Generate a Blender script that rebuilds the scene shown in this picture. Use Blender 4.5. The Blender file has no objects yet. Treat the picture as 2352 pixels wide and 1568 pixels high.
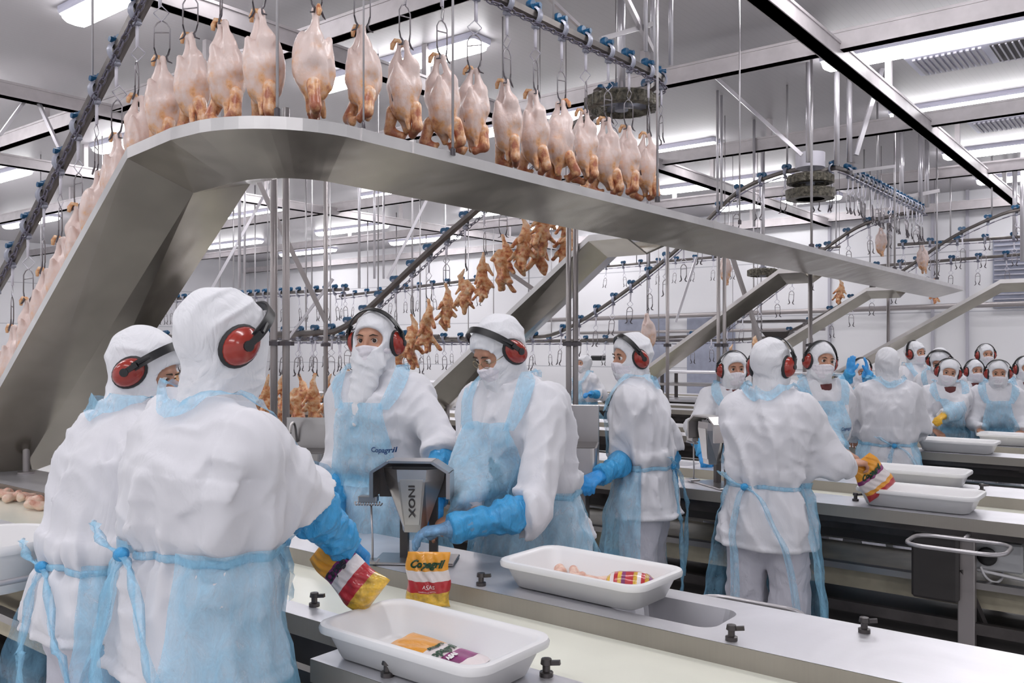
import bpy, bmesh, math, random
import numpy as np
from mathutils import Vector, Matrix

scene = bpy.context.scene
COL = scene.collection
PI = math.pi
rnd = random.Random(7)

# ------------------------------------------------------------------ camera
FPX, CXP, CYP = 2013.0, 1176.0, 800.0       # focal length and horizon in photo pixels
CAMZ = 1.6
YAW = math.radians(38.0)
cam_d = bpy.data.cameras.new('camera')
cam = bpy.data.objects.new('camera', cam_d)
COL.objects.link(cam)
cam.location = (0, 0, CAMZ)
cam.rotation_euler = (math.radians(90), 0, YAW)
cam_d.sensor_width = 36.0
cam_d.lens = 36.0 * FPX / 2352.0
cam_d.shift_y = 16.0 / 2352.0
cam_d.clip_end = 200
scene.camera = cam

# ------------------------------------------------------------------ world, exposure
world = bpy.data.worlds.new('world')
scene.world = world
world.use_nodes = True
world.node_tree.nodes['Background'].inputs['Color'].default_value = (0.93, 0.93, 0.97, 1)
world.node_tree.nodes['Background'].inputs['Strength'].default_value = 0.6
scene.view_settings.view_transform = 'Standard'
scene.view_settings.look = 'None'
scene.view_settings.gamma = 1.0
scene.view_settings.exposure = 0.50
scene.view_settings.use_curve_mapping = False
LAMP = 14.0                                  # strength of the ceiling tubes
cy = scene.cycles
cy.use_denoising = True
cy.use_adaptive_sampling = True
cy.adaptive_threshold = 0.02
cy.max_bounces = 7
cy.diffuse_bounces = 3
cy.glossy_bounces = 3
cy.transparent_max_bounces = 12
cy.transmission_bounces = 2
cy.caustics_reflective = False
cy.caustics_refractive = False
cy.sample_clamp_indirect = 6.0

SY, CY_ = math.sin(YAW), math.cos(YAW)
F = np.array([-SY, CY_, 0.0]); R = np.array([CY_, SY, 0.0])

def PD(px, py, d):
    """world point seen at photo pixel px, py at depth d in front of the camera"""
    return d * F + d * (px - CXP) / FPX * R + np.array([0, 0, CAMZ + d * (CYP - py) / FPX])
def PY(px, py, Y):
    return PD(px, py, Y / (CY_ + (px - CXP) / FPX * SY))
def PX(px, py, X):
    return PD(px, py, X / (-SY + (px - CXP) / FPX * CY_))
def PZ(px, py, z):
    return PD(px, py, FPX * (CAMZ - z) / (py - CYP))
# ------------------------------------------------------------------ materials
def nmat(name):
    m = bpy.data.materials.new(name); m.use_nodes = True
    nt = m.node_tree
    return m, nt, nt.nodes['Principled BSDF']
def noise_tex(nt, scale, detail=3.0, rough=0.55, vec='Object', stretch=None, dist=0.0):
    tc = nt.nodes.new('ShaderNodeTexCoord')
    n = nt.nodes.new('ShaderNodeTexNoise')
    n.inputs['Scale'].default_value = scale
    n.inputs['Detail'].default_value = detail
    n.inputs['Roughness'].default_value = rough
    n.inputs['Distortion'].default_value = dist
    if stretch:
        mp = nt.nodes.new('ShaderNodeMapping'); mp.inputs['Scale'].default_value = stretch
        nt.links.new(tc.outputs[vec], mp.inputs['Vector']); nt.links.new(mp.outputs['Vector'], n.inputs['Vector'])
    else:
        nt.links.new(tc.outputs[vec], n.inputs['Vector'])
    return n
def ramp(nt, src, stops):
    r = nt.nodes.new('ShaderNodeValToRGB')
    el = r.color_ramp.elements
    while len(el) < len(stops): el.new(0.5)
    for e, (p, c) in zip(el, stops):
        e.position = p; e.color = (c[0], c[1], c[2], 1)
    nt.links.new(src, r.inputs['Fac'])
    return r
def bump(nt, b, src, strength, dist=0.01):
    n = nt.nodes.new('ShaderNodeBump'); n.inputs['Strength'].default_value = strength
    n.inputs['Distance'].default_value = dist
    nt.links.new(src, n.inputs['Height']); nt.links.new(n.outputs['Normal'], b.inputs['Normal'])
    return n
def plain(name, col, rough=0.5, metal=0.0, coat=0.0, bumps=None, vary=0.0, vscale=6.0):
    m, nt, b = nmat(name)
    b.inputs['Base Color'].default_value = (*col, 1)
    b.inputs['Roughness'].default_value = rough
    b.inputs['Metallic'].default_value = metal
    b.inputs['Coat Weight'].default_value = coat
    if vary:
        n = noise_tex(nt, vscale, 4)
        lo = [c * (1 - vary) for c in col]; hi = [min(1, c * (1 + vary)) for c in col]
        r = ramp(nt, n.outputs['Fac'], [(0.3, lo), (0.7, hi)])
        nt.links.new(r.outputs['Color'], b.inputs['Base Color'])
    if bumps:
        n2 = noise_tex(nt, bumps[0], 3)
        bump(nt, b, n2.outputs['Fac'], bumps[1], bumps[2] if len(bumps) > 2 else 0.01)
    return m
def steel(name, col, rough=0.3, stretch=(1, 40, 40), scale=4.0, spread=0.12, dull=0.0, wav=0.0):
    m, nt, b = nmat(name)
    b.inputs['Metallic'].default_value = 1.0 - dull
    n = noise_tex(nt, scale, 4, stretch=stretch)
    big = noise_tex(nt, 2.2, 3, dist=0.6)
    lo = [c * 0.86 for c in col]; hi = [min(1, c * 1.1) for c in col]
    r = ramp(nt, big.outputs['Fac'], [(0.3, lo), (0.7, hi)])
    nt.links.new(r.outputs['Color'], b.inputs['Base Color'])
    mr = nt.nodes.new('ShaderNodeMapRange')
    mr.inputs['To Min'].default_value = max(0.02, rough - spread); mr.inputs['To Max'].default_value = rough + spread
    nt.links.new(n.outputs['Fac'], mr.inputs['Value']); nt.links.new(mr.outputs['Result'], b.inputs['Roughness'])
    if wav:
        w = noise_tex(nt, 2.6, 1.5, dist=0.3)
        bump(nt, b, w.outputs['Fac'], wav, 0.05)
    return m
def film(name, col, alpha=0.5, rough=0.42, scale=26.0, bs=0.35):
    """thin crinkled blue plastic"""
    m, nt, b = nmat(name)
    b.inputs['Base Color'].default_value = (*col, 1)
    b.inputs['Roughness'].default_value = rough
    b.inputs['Specular IOR Level'].default_value = 0.6
    n = noise_tex(nt, scale, 5, 0.65, stretch=(1, 1, 0.45), dist=1.2)
    bump(nt, b, n.outputs['Fac'], bs, 0.012)
    r = nt.nodes.new('ShaderNodeMapRange')
    r.inputs['From Min'].default_value = 0.3; r.inputs['From Max'].default_value = 0.7
    r.inputs['To Min'].default_value = max(0, alpha - 0.16); r.inputs['To Max'].default_value = min(1, alpha + 0.16)
    nt.links.new(n.outputs['Fac'], r.inputs['Value'])
    nt.links.new(r.outputs['Result'], b.inputs['Alpha'])
    return m

def cloth(name, col, s1=7, b1=0.30):
    m, nt, b = nmat(name)
    b.inputs['Base Color'].default_value = (*col, 1)
    b.inputs['Roughness'].default_value = 0.88
    b.inputs['Specular IOR Level'].default_value = 0.2
    b.inputs['Sheen Weight'].default_value = 0.15
    n = noise_tex(nt, s1, 4, 0.5, stretch=(1, 1, 0.4), dist=1.2)
    rg = nt.nodes.new('ShaderNodeMath'); rg.operation = 'SUBTRACT'; rg.inputs[1].default_value = 0.5
    ab = nt.nodes.new('ShaderNodeMath'); ab.operation = 'ABSOLUTE'
    nt.links.new(n.outputs['Fac'], rg.inputs[0]); nt.links.new(rg.outputs[0], ab.inputs[0])
    bump(nt, b, ab.outputs[0], b1, 0.035)
    return m
M = {}
M['cloth'] = cloth('white_cotton', (0.72, 0.715, 0.76))
M['trouser'] = cloth('trouser_cotton', (0.62, 0.61, 0.68), 8, 0.8)
M['hood'] = cloth('hood_cotton', (0.77, 0.77, 0.81), 12, 0.5)
M['mask'] = cloth('mask_cotton', (0.80, 0.76, 0.82), 20, 0.5)
M['apron'] = film('blue_apron_film', (0.34, 0.70, 0.96), 0.42)
M['sleeve'] = film('blue_sleeve_film', (0.05, 0.40, 0.80), 0.88, 0.28, 30, 0.8)
M['glove'] = film('blue_glove_film', (0.03, 0.33, 0.80), 0.97, 0.3, 40, 0.4)
M['clearglove'] = film('pale_glove_film', (0.20, 0.45, 0.75), 0.75, 0.2, 40, 0.8)
m, nt, b = nmat('skin'); M['skin'] = m
b.inputs['Roughness'].default_value = 0.5
b.inputs['Subsurface Weight'].default_value = 0.08
n = noise_tex(nt, 18, 3)
r = ramp(nt, n.outputs['Fac'], [(0.3, (0.42, 0.20, 0.13)), (0.7, (0.56, 0.30, 0.20))])
nt.links.new(r.outputs['Color'], b.inputs['Base Color'])
M['eyewhite'] = plain('eye_white', (0.75, 0.72, 0.7), 0.2)
M['iris'] = plain('dark_iris', (0.03, 0.015, 0.01), 0.15)
M['brow'] = plain('dark_hair', (0.05, 0.03, 0.02), 0.8)
M['red'] = plain('red_plastic', (0.30, 0.026, 0.016), 0.22, coat=0.3, vary=0.15)
M['black'] = plain('black_plastic', (0.012, 0.012, 0.014), 0.35)
M['darkfoam'] = plain('black_foam', (0.02, 0.02, 0.022), 0.6)
M['gold'] = plain('wire_rim', (0.4, 0.33, 0.2), 0.25, 1.0)
M['boot'] = plain('white_rubber', (0.75, 0.75, 0.77), 0.4)
M['shirt'] = plain('maroon_shirt', (0.12, 0.03, 0.03), 0.8)
# room
m, nt, b = nmat('ceiling_panels'); M['ceiling'] = m
b.inputs['Roughness'].default_value = 0.42
tc = nt.nodes.new('ShaderNodeTexCoord'); wv = nt.nodes.new('ShaderNodeTexWave')
wv.inputs['Scale'].default_value = 5.0; wv.bands_direction = 'X'; wv.wave_profile = 'SAW'
nt.links.new(tc.outputs['Object'], wv.inputs['Vector'])
r = ramp(nt, wv.outputs['Fac'], [(0.0, (0.42, 0.40, 0.425)), (0.06, (0.52, 0.50, 0.525)), (1.0, (0.52, 0.50, 0.525))])
nt.links.new(r.outputs['Color'], b.inputs['Base Color']); bump(nt, b, wv.outputs['Fac'], 0.2, 0.01)
m, nt, b = nmat('wall_panels'); M['wall'] = m
b.inputs['Roughness'].default_value = 0.5
tc = nt.nodes.new('ShaderNodeTexCoord'); bk = nt.nodes.new('ShaderNodeTexBrick')
mp = nt.nodes.new('ShaderNodeMapping'); mp.inputs['Rotation'].default_value = (PI / 2, 0, 0)
bk.inputs['Color1'].default_value = (0.80, 0.795, 0.82, 1); bk.inputs['Color2'].default_value = (0.75, 0.745, 0.775, 1)
bk.inputs['Mortar'].default_value = (0.5, 0.5, 0.54, 1)
bk.inputs['Scale'].default_value = 1.0; bk.inputs['Mortar Size'].default_value = 0.012
bk.inputs['Brick Width'].default_value = 30.0; bk.inputs['Row Height'].default_value = 1.15; bk.offset = 0.0
nt.links.new(tc.outputs['Object'], mp.inputs['Vector']); nt.links.new(mp.outputs['Vector'], bk.inputs['Vector'])
nt.links.new(bk.outputs['Color'], b.inputs['Base Color'])
m, nt, b = nmat('floor_resin'); M['floor'] = m
b.inputs['Roughness'].default_value = 0.22
n = noise_tex(nt, 1.5, 5)
r = ramp(nt, n.outputs['Fac'], [(0.3, (0.52, 0.515, 0.51)), (0.7, (0.72, 0.715, 0.71))])
nt.links.new(r.outputs['Color'], b.inputs['Base Color'])
M['beam'] = plain('grey_beam_paint', (0.50, 0.465, 0.48), 0.45, vary=0.1)
M['lampbody'] = plain('lamp_housing', (0.72, 0.72, 0.86), 0.4)
m, nt, b = nmat('lamp_tube_glow'); M['lamp'] = m
b.inputs['Base Color'].default_value = (0.9, 0.9, 0.9, 1)
b.inputs['Emission Color'].default_value = (1.0, 0.985, 1.0, 1)
b.inputs['Emission Strength'].default_value = LAMP
M['vent'] = plain('vent_metal', (0.45, 0.44, 0.5), 0.4)
M['ventdark'] = plain('vent_dark', (0.06, 0.055, 0.06), 0.6)
M['pipe'] = plain('pale_steel_pipe', (0.62, 0.60, 0.64), 0.28, 0.6)
M['rod'] = plain('thin_rod_steel', (0.50, 0.48, 0.50), 0.3, 0.6)
M['post'] = plain('brown_grey_post', (0.36, 0.33, 0.33), 0.35, 0.5)
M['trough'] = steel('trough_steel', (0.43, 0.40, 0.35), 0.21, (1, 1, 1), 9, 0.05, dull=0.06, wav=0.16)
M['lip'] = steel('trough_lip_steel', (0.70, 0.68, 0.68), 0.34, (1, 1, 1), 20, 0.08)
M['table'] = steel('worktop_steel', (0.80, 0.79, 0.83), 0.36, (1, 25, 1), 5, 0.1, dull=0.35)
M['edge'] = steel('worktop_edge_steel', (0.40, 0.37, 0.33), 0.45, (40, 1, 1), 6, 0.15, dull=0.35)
M['frame'] = plain('dark_frame_steel', (0.10, 0.09, 0.09), 0.35, 0.7, vary=0.3, vscale=4)
M['darkbox'] = plain('dark_cover_and_shade', (0.05, 0.045, 0.045), 0.4, 0.2)  # motor cover colour, also used on the added shade blocks
M['machine'] = steel('machine_steel', (0.50, 0.48, 0.48), 0.32, (1, 1, 30), 5, 0.1)
M['machinedark'] = plain('machine_dark_grey', (0.10, 0.09, 0.09), 0.4, 0.6)  # even dark grey for back plates, uprights, basins and the hopper
M['belt'] = plain('cream_belt', (0.90, 0.90, 0.79), 0.22, vary=0.06, vscale=2)
M['belt_low'] = plain('stained_return_belt', (0.50, 0.45, 0.34), 0.4, vary=0.35, vscale=3)
M['tray'] = plain('white_tray_plastic', (0.84, 0.83, 0.84), 0.35, coat=0.1)
M['rail'] = plain('greasy_rail', (0.13, 0.115, 0.11), 0.35, 0.5, vary=0.25)
M['chain'] = plain('dark_chain', (0.16, 0.15, 0.20), 0.4, 0.6)
M['blue'] = plain('blue_roller', (0.012, 0.085, 0.19), 0.3, vary=0.3, vscale=20)
M['bracket'] = plain('grey_bracket', (0.32, 0.33, 0.40), 0.4, 0.4)
M['wire'] = plain('shackle_wire', (0.30, 0.28, 0.30), 0.3, 0.8)
M['link'] = plain('white_link', (0.66, 0.64, 0.72), 0.35)
M['hook'] = plain('dark_hook', (0.09, 0.08, 0.09), 0.3, 0.6)
M['grease'] = plain('greasy_sprocket', (0.10, 0.09, 0.07), 0.4, 0.4, bumps=(40, 0.8, 0.02), vary=0.8, vscale=30)
def skinmat(name, cols, pos=(0.30, 0.45, 0.58, 0.72), z0=-0.42, z1=0.0, scale=17, zw=0.55):
    m, nt, b = nmat(name)
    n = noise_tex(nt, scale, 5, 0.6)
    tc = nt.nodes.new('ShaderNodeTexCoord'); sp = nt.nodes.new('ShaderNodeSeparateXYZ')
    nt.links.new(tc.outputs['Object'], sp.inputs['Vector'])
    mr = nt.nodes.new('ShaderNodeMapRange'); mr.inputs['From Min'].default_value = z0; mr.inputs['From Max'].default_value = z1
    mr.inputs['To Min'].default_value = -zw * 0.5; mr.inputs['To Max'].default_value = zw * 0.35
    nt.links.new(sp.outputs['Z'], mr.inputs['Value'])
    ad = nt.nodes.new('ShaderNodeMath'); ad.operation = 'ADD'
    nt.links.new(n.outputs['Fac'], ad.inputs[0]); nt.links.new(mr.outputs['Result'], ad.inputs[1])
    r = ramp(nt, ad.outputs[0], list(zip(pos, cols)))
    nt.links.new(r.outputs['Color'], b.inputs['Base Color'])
    b.inputs['Roughness'].default_value = 0.38
    b.inputs['Specular IOR Level'].default_value = 0.6
    b.inputs['Coat Weight'].default_value = 0.15
    n2 = noise_tex(nt, 60, 3); bump(nt, b, n2.outputs['Fac'], 0.35, 0.006)
    return m
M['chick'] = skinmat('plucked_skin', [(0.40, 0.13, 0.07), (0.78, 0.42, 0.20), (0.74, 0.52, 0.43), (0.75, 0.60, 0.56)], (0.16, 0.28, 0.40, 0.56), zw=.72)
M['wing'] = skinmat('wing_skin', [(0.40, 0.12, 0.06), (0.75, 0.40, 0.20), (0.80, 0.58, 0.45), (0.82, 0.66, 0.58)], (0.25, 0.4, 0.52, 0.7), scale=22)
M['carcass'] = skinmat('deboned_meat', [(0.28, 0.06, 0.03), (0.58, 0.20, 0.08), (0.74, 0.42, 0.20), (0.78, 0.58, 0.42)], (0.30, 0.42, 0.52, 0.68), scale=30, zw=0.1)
M['cavity'] = plain('dark_cavity', (0.07, 0.02, 0.015), 0.4, vary=0.5, vscale=30)
M['pinkmeat'] = skinmat('meat_scraps', [(0.55, 0.22, 0.15), (0.75, 0.45, 0.35), (0.82, 0.60, 0.48), (0.85, 0.70, 0.58)], (0.3, 0.45, 0.55, 0.7), scale=20, zw=0.0)
M['bag_orange'] = plain('bag_orange', (0.85, 0.36, 0.03), 0.28, coat=0.4, bumps=(35, 0.4, 0.01), vary=0.12)
M['bag_yellow'] = plain('bag_contents', (0.72, 0.40, 0.04), 0.28, coat=0.5, bumps=(22, 0.9, 0.02), vary=0.55, vscale=32)
M['bag_white'] = plain('bag_white', (0.80, 0.72, 0.72), 0.28, coat=0.4, bumps=(35, 0.4, 0.01), vary=0.1)
M['bag_red'] = plain('bag_red', (0.48, 0.02, 0.03), 0.28, coat=0.4, bumps=(35, 0.4, 0.01), vary=0.15)
M['bag_purple'] = plain('bag_purple', (0.25, 0.03, 0.16), 0.3, coat=0.3, vary=0.4, vscale=20)
M['ink_green'] = plain('dark_green_ink', (0.005, 0.05, 0.02), 0.4)
M['ink_dark'] = plain('dark_ink', (0.03, 0.03, 0.04), 0.4)
M['ink_white'] = plain('white_ink', (0.85, 0.82, 0.82), 0.4)
M['ink_blue'] = plain('blue_ink', (0.02, 0.07, 0.2), 0.5)
M['doorgrey'] = plain('blue_grey_door', (0.33, 0.35, 0.44), 0.4, vary=0.1)
M['control'] = plain('grey_control_box', (0.50, 0.50, 0.52), 0.4)
M['cable'] = plain('white_cable', (0.78, 0.76, 0.78), 0.45)
M['yellow_glove'] = plain('yellow_rubber', (0.80, 0.45, 0.04), 0.4)
# ------------------------------------------------------------------ helpers
class MB:
    """collects shapes and links them as ONE mesh object"""
    def __init__(s): s.v = []; s.f = []; s.m = []
    def add(s, vs, fs, mi=0):
        o = len(s.v)
        s.v.extend([tuple(map(float, p)) for p in vs])
        for f in fs: s.f.append(tuple(o + i for i in f)); s.m.append(mi)
        return s
    def box(s, c, sz, mi=0, R3=None, bev=0.0):
        x, y, z = [q / 2 for q in sz]
        if bev > 0:
            bv = min(bev, x * .9, y * .9, z * .9)
            pts = []
            for sx in (-1, 1):
                for sy_ in (-1, 1):
                    for sz_ in (-1, 1):
                        pts += [(sx * x, sy_ * (y - bv), sz_ * (z - bv)), (sx * (x - bv), sy_ * y, sz_ * (z - bv)), (sx * (x - bv), sy_ * (y - bv), sz_ * z)]
            bm = bmesh.new()
            for p in pts: bm.verts.new(p)
            bmesh.ops.convex_hull(bm, input=bm.verts)
            bm.verts.index_update()
            vs = [v.co[:] for v in bm.verts]; fs = [[v.index for v in f.verts] for f in bm.faces]; bm.free()
        else:
            vs = [(-x, -y, -z), (x, -y, -z), (x, y, -z), (-x, y, -z), (-x, -y, z), (x, -y, z), (x, y, z), (-x, y, z)]
            fs = [(0, 3, 2, 1), (4, 5, 6, 7), (0, 1, 5, 4), (1, 2, 6, 5), (2, 3, 7, 6), (3, 0, 4, 7)]
        vs = np.array(vs)
        if R3 is not None: vs = vs @ np.array(R3).T
        return s.add(vs + np.array(c), fs, mi)
    def bar(s, a, b, w, h, mi=0, up=(0, 0, 1)):
        a = np.array(a, float); b = np.array(b, float); d = b - a; L = np.linalg.norm(d); d /= L
        up = np.array(up, float)
        if abs(d @ up) > .97: up = np.array((1., 0, 0))
        r = np.cross(d, up); r /= np.linalg.norm(r); u = np.cross(r, d)
        return s.box((a + b) / 2, (w, L, h), mi, np.stack([r, d, u], 1))
    def tube(s, pts, r, n=6, mi=0, cap=True, close=False, squash=None):
        pts = np.array(pts, float); k = len(pts)
        rr = np.full(k, r) if np.isscalar(r) else np.array(r, float)
        if close: t = np.roll(pts, -1, 0) - np.roll(pts, 1, 0)
        else:
            t = np.gradient(pts, axis=0)
        t /= np.linalg.norm(t, axis=1)[:, None] + 1e-12
        up = np.array((0, 0, 1.)) if abs(t[0] @ np.array((0, 0, 1.))) < .9 else np.array((1., 0, 0))
        u = up - (up @ t[0]) * t[0]; u /= np.linalg.norm(u)
        vs = []
        for i in range(k):
            u = u - (u @ t[i]) * t[i]; u /= np.linalg.norm(u) + 1e-12
            w = np.cross(t[i], u)
            for j in range(n):
                a = 2 * PI * j / n
                uu = u * math.cos(a) * rr[i]; ww = w * math.sin(a) * rr[i]
                if squash: uu = uu * squash[0]; ww = ww * squash[1]
                vs.append(pts[i] + uu + ww)
        fs = []
        for i in range(k if close else k - 1):
            i2 = (i + 1) % k
            for j in range(n):
                fs.append((i * n + j, i * n + (j + 1) % n, i2 * n + (j + 1) % n, i2 * n + j))
        if cap and not close:
            fs.append(tuple(range(n - 1, -1, -1))); fs.append(tuple((k - 1) * n + j for j in range(n)))
        return s.add(vs, fs, mi)
    def loft(s, loops, mi=0, caps=True, closed=False):
        n = len(loops[0]); vs = [p for l in loops for p in l]; fs = []
        for i in range(len(loops) - (0 if closed else 1)):
            i2 = (i + 1) % len(loops)
            for j in range(n):
                fs.append((i * n + j, i * n + (j + 1) % n, i2 * n + (j + 1) % n, i2 * n + j))
        if caps and not closed:
            fs.append(tuple(range(n - 1, -1, -1))); fs.append(tuple((len(loops) - 1) * n + j for j in range(n)))
        return s.add(vs, fs, mi)
    def lathe(s, prof, c=(0, 0, 0), axis=(0, 0, 1), n=24, mi=0, ell=(1, 1), side=None):
        axis = np.array(axis, float); axis /= np.linalg.norm(axis)
        sd = np.array(side if side is not None else ((1, 0, 0) if abs(axis[0]) < .9 else (0, 1, 0)), float)
        sd -= (sd @ axis) * axis; sd /= np.linalg.norm(sd); w = np.cross(axis, sd)
        loops = []
        for r, h in prof:
            loops.append([np.array(c) + axis * h + sd * r * ell[0] * math.cos(2 * PI * j / n) + w * r * ell[1] * math.sin(2 * PI * j / n) for j in range(n)])
        return s.loft(loops, mi)
    def grid(s, G, mi=0, mif=None):
        G = np.array(G); a, b = G.shape[:2]
        o = len(s.v); s.v.extend([tuple(map(float, p)) for p in G.reshape(-1, 3)])
        for i in range(a - 1):
            for j in range(b - 1):
                s.f.append((o + i * b + j, o + (i + 1) * b + j, o + (i + 1) * b + j + 1, o + i * b + j + 1))
                s.m.append(mif(i, j) if mif else mi)
        return s
    def mesh(s, name, mats, smooth=False, ang=None):
        me = bpy.data.meshes.new(name)
        me.from_pydata(s.v, [], s.f)
        for mt in (mats if isinstance(mats, (list, tuple)) else [mats]): me.materials.append(mt)
        me.polygons.foreach_set('material_index', s.m)
        if smooth:
            me.polygons.foreach_set('use_smooth', [True] * len(s.f))
            if ang is not None and hasattr(me, 'set_sharp_from_angle'):
                me.set_sharp_from_angle(angle=math.radians(ang))
        me.validate(); me.update()
        return me
    def build(s, name, mats, parent=None, smooth=False, ang=None, loc=None):
        return obj(name, s.mesh(name, mats, smooth, ang), parent, loc)

def obj(name, me, parent=None, loc=None, rotz=0.0):
    o = bpy.data.objects.new(name, me); COL.objects.link(o)
    if loc is not None: o.location = tuple(map(float, loc))
    if rotz: o.rotation_euler = (0, 0, rotz)
    if parent is not None: o.parent = parent
    return o
def tag(o, label, cat, group=None):
    o['label'] = label; o['category'] = cat
    if group: o['group'] = group
    return o
def thing(name, label, cat, loc=(0, 0, 0), rotz=0.0, group=None):
    o = obj(name, None, None, loc, rotz)
    o.empty_display_size = 0.1
    return tag(o, label, cat, group)
def struct(o):
    o['kind'] = 'structure'; return o
KIDS = {}
def dup(root, loc, rotz=None, label=None, group=None, mat=None):
    r = root.copy(); COL.objects.link(r); r.location = tuple(map(float, loc))
    if rotz is not None: r.rotation_euler = (0, 0, rotz)
    if label: r['label'] = label
    if group: r['group'] = group
    if root.name not in KIDS: KIDS[root.name] = [(ch, list(ch.children)) for ch in root.children]
    for ch, gs in KIDS[root.name]:
        c = ch.copy(); COL.objects.link(c); c.parent = r
        for g in gs:
            d = g.copy(); COL.objects.link(d); d.parent = c
    return r
ORD = ['first', 'second', 'third', 'fourth', 'fifth', 'sixth', 'seventh', 'eighth', 'ninth', 'tenth', 'eleventh', 'twelfth',
       'thirteenth', 'fourteenth', 'fifteenth', 'sixteenth', 'seventeenth', 'eighteenth', 'nineteenth', 'twentieth',
       'twenty-first', 'twenty-second', 'twenty-third', 'twenty-fourth', 'twenty-fifth', 'twenty-sixth', 'twenty-seventh', 'twenty-eighth', 'twenty-ninth', 'thirtieth']

def text_pts(body, size, shear=0.0, bold=0.0):
    """flat triangles of a word in built-in lettering, centred on the origin in XY"""
    cu = bpy.data.curves.new('word', 'FONT'); cu.body = body; cu.size = size; cu.shear = shear
    cu.align_x = 'CENTER'; cu.align_y = 'CENTER'; cu.offset = bold; cu.resolution_u = 3
    o = bpy.data.objects.new('word', cu); COL.objects.link(o)
    bpy.context.view_layer.update()
    dg = bpy.context.evaluated_depsgraph_get()
    me = bpy.data.meshes.new_from_object(o.evaluated_get(dg))
    vs = [tuple(v.co) for v in me.vertices]; fs = [tuple(p.vertices) for p in me.polygons]
    bpy.data.objects.remove(o); bpy.data.curves.remove(cu); bpy.data.meshes.remove(me)
    return np.array(vs), fs

# ------------------------------------------------------------------ implicit surfaces
def ln(v): return np.sqrt((v * v).sum(-1))
def unit(v): v = np.array(v, float); return v / (np.linalg.norm(v) + 1e-12)
def smin(a, b, k):
    h = np.clip(0.5 + 0.5 * (b - a) / k, 0, 1)
    return b * (1 - h) + a * h - k * h * (1 - h)
def smax(a, b, k): return -smin(-a, -b, k)
def cap(P, a, b, ra, rb, n=None, q=1.0):
    a = np.array(a, float); b = np.array(b, float); ba = b - a
    t = np.clip(((P - a) @ ba) / (ba @ ba + 1e-12), 0, 1)
    o = P - a - t[:, None] * ba
    if n is not None:
        n = unit(n); o = o + ((q - 1) * (o @ n))[:, None] * n
        return (ln(o) - (ra + (rb - ra) * t)) / max(1.0, q) ** 0.5
    return ln(o) - (ra + (rb - ra) * t)
def ell(P, c, r, B=None):
    q = P - np.array(c)
    if B is not None: q = q @ B
    r = np.array(r, float)
    k0 = ln(q / r); k1 = ln(q / (r * r)) + 1e-9
    return k0 * (k0 - 1) / k1
def wob(P, seed, f):
    g = np.random.RandomState(seed); s = np.zeros(len(P))
    for i in range(5):
        k = g.randn(3); k /= np.linalg.norm(k); s += np.sin(P @ k * f * (0.7 + 0.6 * g.rand()) + g.rand() * 6.28)
    return s / 5 * 1.4
def folds(P, seed, f=22.0, stretch=(1, 1, 0.5)):
    Q = P * np.array(stretch)
    W = Q + 0.035 * np.stack([wob(Q, seed + 1, f * 0.5), wob(Q, seed + 2, f * 0.5), wob(Q, seed + 3, f * 0.5)], 1)
    a = wob(W, seed + 4, f); b = wob(W, seed + 5, f * 1.9)
    return (1 - 2 * np.abs(a)) * 0.65 + (1 - 2 * np.abs(b)) * 0.35
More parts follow.
